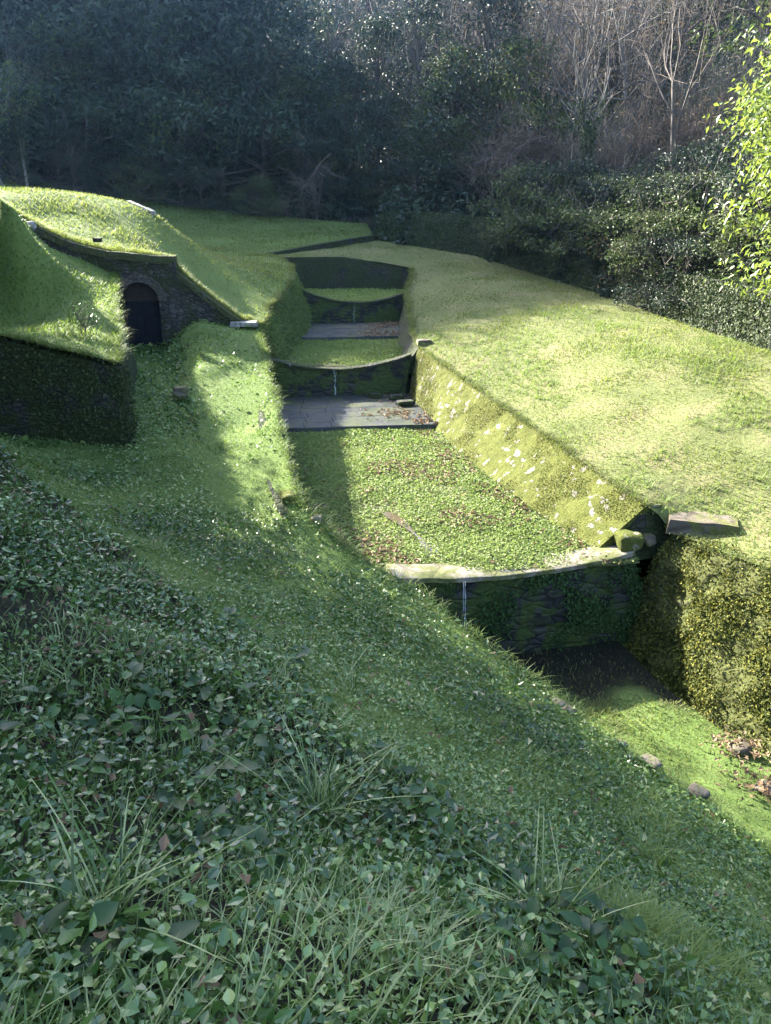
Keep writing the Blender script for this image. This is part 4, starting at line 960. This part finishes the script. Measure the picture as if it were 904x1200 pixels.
def slab(px, py, Y, L, Wd, H, rz, label, mat='coping', seed=0, tilt=0.0):
    x, y, z = W(px, py, Y); nx_, ny_ = 14, 8; V, F = [], []
    for zz in (1, 0):
        for j in range(ny_+1):
            for i in range(nx_+1):
                e = .02 if zz else 0
                V.append(((i/nx_-.5)*(L-e*2), (j/ny_-.5)*(Wd-e*2), (zz-1)*H))
    V = np.array(V); m = (nx_+1)*(ny_+1); V[:,2] += (.018*fbm(V, 4, 3, seed))+tilt*V[:,0]; V[:,:2] += np.column_stack([.02*fbm(V, 3, 2, seed+1), .02*fbm(V, 3, 2, seed+2)])
    ix = lambda t, j, i: t*m+j*(nx_+1)+i
    for j in range(ny_):
        for i in range(nx_):
            F += [(ix(0,j,i), ix(0,j,i+1), ix(0,j+1,i+1)), (ix(0,j,i), ix(0,j+1,i+1), ix(0,j+1,i)), (ix(1,j,i), ix(1,j+1,i+1), ix(1,j,i+1)), (ix(1,j,i), ix(1,j+1,i), ix(1,j+1,i+1))]
    rim = [(0,i) for i in range(nx_)]+[(j,nx_) for j in range(ny_)]+[(ny_,i) for i in range(nx_,0,-1)]+[(j,0) for j in range(ny_,0,-1)]
    for k in range(len(rim)):
        a, b = rim[k], rim[(k+1) % len(rim)]; F += [(ix(1,*a), ix(1,*b), ix(0,*b)), (ix(1,*a), ix(0,*b), ix(0,*a))]
    cr, sr = math.cos(rz), math.sin(rz); V = np.column_stack([V[:,0]*cr-V[:,1]*sr, V[:,0]*sr+V[:,1]*cr, V[:,2]])+np.array([x, y, z])
    o = mk('stone_slab', V, np.array(F), M[mat]); return tag(o, label, 'stone slab')
slab(824, 606, 12.0, 1.10, .62, .24, -.32, 'flat stone slab with a mossy lip on top of the wall end beside the ravine', 'slab_brown', seed=401)
slab(286, 377, 22.2, .75, .45, .12, .1, 'pale flat slab at the foot of the doorway wall steps', 'pale_stone', 402)
slab(497, 398, 22.6, .42, .4, .16, .1, 'small flat slab on the right wall end above the middle weir', 'slab_brown', 403)
slab(165, 241, 26.6, .95, .3, .45, -.35, 'tilted grey slab sticking up behind the crest of the mound', 'pale_stone', 404, -.35)
stone(738, 634, 12.0, .42, .36, .3, 'mossy block at the foot of the revetment where it meets the nearest weir', 'moss_wall', 405, flat=.5)
stone(760, 632, 12.1, .22, .22, .2, 'small sunlit corner stone between the weir and the slab', 'slab_brown', 406, .4, flat=.5)
stone(344, 586, 12.5, .52, .42, .34, 'mossy squared block on the bend of the terrace edge', 'moss_wall', 407, .5)
stone(371, 606, 11.9, .22, .18, .12, 'small grey stone below the mossy block on the terrace edge', 'slab_brown', 408, flat=.6, dz=-.03)
stone(212, 462, 17.1, .30, .25, .24, 'brown stone lying in the grass of the trench', 'slab_brown', 409, dz=.05)
stone(35, 265, 21.3, .30, .25, .26, 'round pale stone at the upper end of the doorway wall', 'pale_stone', 410, flat=.8)
stone(115, 284, 22.0, .24, .2, .12, 'dark stone lying on the coping of the doorway wall', 'door_stone', 411, dz=.06)
for k, (px, py, Y, s_, lab) in enumerate(((655,824,8.25,.22,'upper grey stone in the terrace edge over the ravine'), (667,832,8.12,.20,'grey stone beside another in the terrace edge over the ravine'), (763,893,7.25,.26,'long pale stone in the terrace edge above the sunlit ravine grass'), (820,927,6.75,.22,'lowest pale stone in the terrace edge at lower right'), (730,872,7.55,.12,'smallest stone in the terrace edge'))):
    stone(px, py, Y, s_, s_*.7, .10, lab, 'slab_brown', 420+k, -.9, dz=-.01, flat=.6)
stone(868, 873, 8.75, .26, .24, .15, 'leaf strewn stone at the foot of the wing wall', 'slab_brown', 431, .3, flat=.45, dz=-.05)
stone(898, 922, 7.95, .30, .24, .12, 'stone in the sunlit ravine grass near the right edge', 'slab_brown', 432, .8, flat=.45, dz=-.03)
for k, (x, y) in enumerate(((.55,20.9),(.3,21.7),(-.3,21.9))):
    stone(0, 0, 0, .5-.1*k, .28, .12, ('flat stone on the paving near the right wall', 'flat stone on the paving under the middle weir', 'small flat stone beside the trickle on the paving')[k], 'weir_stone', 440+k, .3, pos=(x, y, 2.58))
# water
m, nt, p, out = mat_base('trickling_water'); p.inputs['Base Color'].default_value = (.75,.82,.86,1); p.inputs['Roughness'].default_value = .12
p.inputs['Transmission Weight'].default_value = .55; p.inputs['IOR'].default_value = 1.33; M['water'] = m
def trickle(x, y, z0, z1, r, label, seed, nst=4):
    g = np.random.default_rng(seed); segs = []
    for k in range(nst):
        q = np.array([x+g.normal(0, .025), y-g.uniform(.02, .06), z0]); n = 10
        for i in range(n):
            t = (i+1)/n; e = np.array([q[0]+g.normal(0, .008), y-.05-.10*t, z0+(z1-z0)*t]); (g.random() < .75) and segs.append((*q, *e, r*g.uniform(.4, 1.2), r*g.uniform(.4, 1.2))); q = e
    V, F, q_ = tubes(segs, 6, seed); o = mk('water_trickle', V, F, M['water']); tag(o, label, 'water', kind='thing')
trickle((w2l[0]+w2r[0])/2-.02, (w2l[1]+w2r[1])/2-.06, 3.30, 2.58, .006, 'bright thread of water falling from the middle weir onto the paving', 451, 2)
trickle((w1l[0]*.72+w1r[0]*.28), (w1l[1]*.72+w1r[1]*.28)-.14, 1.88, .5, .004, 'thin trickle of water running down the dark face of the nearest weir', 452, 3)
trickle((w3l[0]+w3r[0])/2+.1, (w3l[1]+w3r[1])/2-.06, 4.46, 3.78, .004, 'faint trickle on the farthest weir', 453, 2)
# wet runnel in the near pool, as standing water
P = np.array([W(452,602,13.6), W(470,612,13.2), W(492,632,12.5), W(512,655,11.75)]); P[:,2] = [floor_z(y)+.035 for y in P[:,1]]
Q = resample(P, .08); n = len(Q); wd = .07+.05*np.sin(np.linspace(0, 9, n)); tg = unit(np.gradient(Q[:,:2], axis=0)); sd_ = np.column_stack([tg[:,1], -tg[:,0], 0*wd])
V = np.vstack([Q-sd_*wd[:,None], Q+sd_*wd[:,None]]); F = [(i, i+1, n+i+1) for i in range(n-1)]+[(i, n+i+1, n+i) for i in range(n-1)]
m, nt, p, out = mat_base('shallow_water'); p.inputs['Base Color'].default_value = (.06,.045,.02,1); p.inputs['Roughness'].default_value = .08; M['runnel'] = m
o = mk('water', V, np.array(F), m); o['kind'] = 'structure'
# low dark step across the head meadow
wall('low_wall', [W(318,303,34.6), W(370,293,36.5), W(440,281,39.6)], [tuple(np.array(W(318,303,34.6))-np.array([0,.05,.5])), tuple(np.array(W(370,293,36.5))-np.array([0,.05,.5])), tuple(np.array(W(440,281,39.6))-np.array([0,.05,.5]))], 1, .35, M['dark_stone'], 'low dark stone step crossing the shaded meadow behind the cascade', seed=460, drop=-.22, amp=.02)
# fallen dead branches
def deadwood(px, py, Y, L, label, seed, d, r=.05):
    g = np.random.default_rng(seed); segs, tips = [], []
    grow(g, (0,0,0), d, L, r, 2, segs, tips, 4, .35, .0, 6, .55, .008); S = np.array(segs); o_ = np.array(W(px, py, Y)); S[:,:3] += o_; S[:,3:6] += o_
    V, F, q_ = tubes(S, 5, seed); o = mk('dead_branch', V, F, M['twig'], rnd=q_); tag(o, label, 'branch')
deadwood(388, 180, 44.2, 2.3, 'pale dead branch hanging out of the dark wood above the cascade', 471, (-.7,-.3,-.5), .04)
deadwood(640, 160, 37, 2.2, 'pale bare branch reaching left out of the bushes at right', 472, (-.8,-.3,-.1), .03)

# undergrowth on the wooded hillside, and the air
hs = [o for o in COL.objects if o.name == 'hillside'][0]; me_ = hs.data
HV = np.empty(len(me_.vertices)*3); me_.vertices.foreach_get('co', HV); HV = HV.reshape(-1, 3)+np.array(hs.location); HF = np.array([p.vertices[:] for p in me_.polygons])
P, N = scatter(HV, HF, lambda c: np.where(c[:,1] > 26, 55, 0)*(c[:,1] < 100)*(.3+patch(c, .25, 201, -.2, .2)), 202); n = len(P); g = np.random.default_rng(203)
cover('undergrowth', [leaves(P+np.array([0,0,1.])*(1.3*g.random(n)**1.5)[:,None], g.normal(0, 1, (n, 3)), N+g.normal(0, .5, (n, 3)), .32, .15, 204)], 'ever_dark', 'dense dark undergrowth covering the wooded hillside', 'undergrowth')

HAZE = .00042
bm_v = [(x, y, z) for z in (-3, 62) for x, y in ((-86,-46), (86,-46), (86,156), (-86,156))]
bm_f = [(0,2,1),(0,3,2),(4,5,6),(4,6,7),(0,1,5),(0,5,4),(1,2,6),(1,6,5),(2,3,7),(2,7,6),(3,0,4),(3,4,7)]
if HAZE:
    m = bpy.data.materials.new('haze_air'); m.use_nodes = True; nt = m.node_tree; nt.nodes.remove(nt.nodes['Principled BSDF'])
    v = nt.nodes.new('ShaderNodeVolumePrincipled'); v.inputs['Color'].default_value = (.30,.55,1,1); v.inputs['Density'].default_value = HAZE; v.inputs['Anisotropy'].default_value = .86
    nt.links.new(v.outputs[0], nt.nodes['Material Output'].inputs['Volume'])
    o = mk('haze', bm_v, bm_f, m); o['kind'] = 'stuff'; o['label'] = 'thin bluish haze in the valley air'; o['category'] = 'haze'
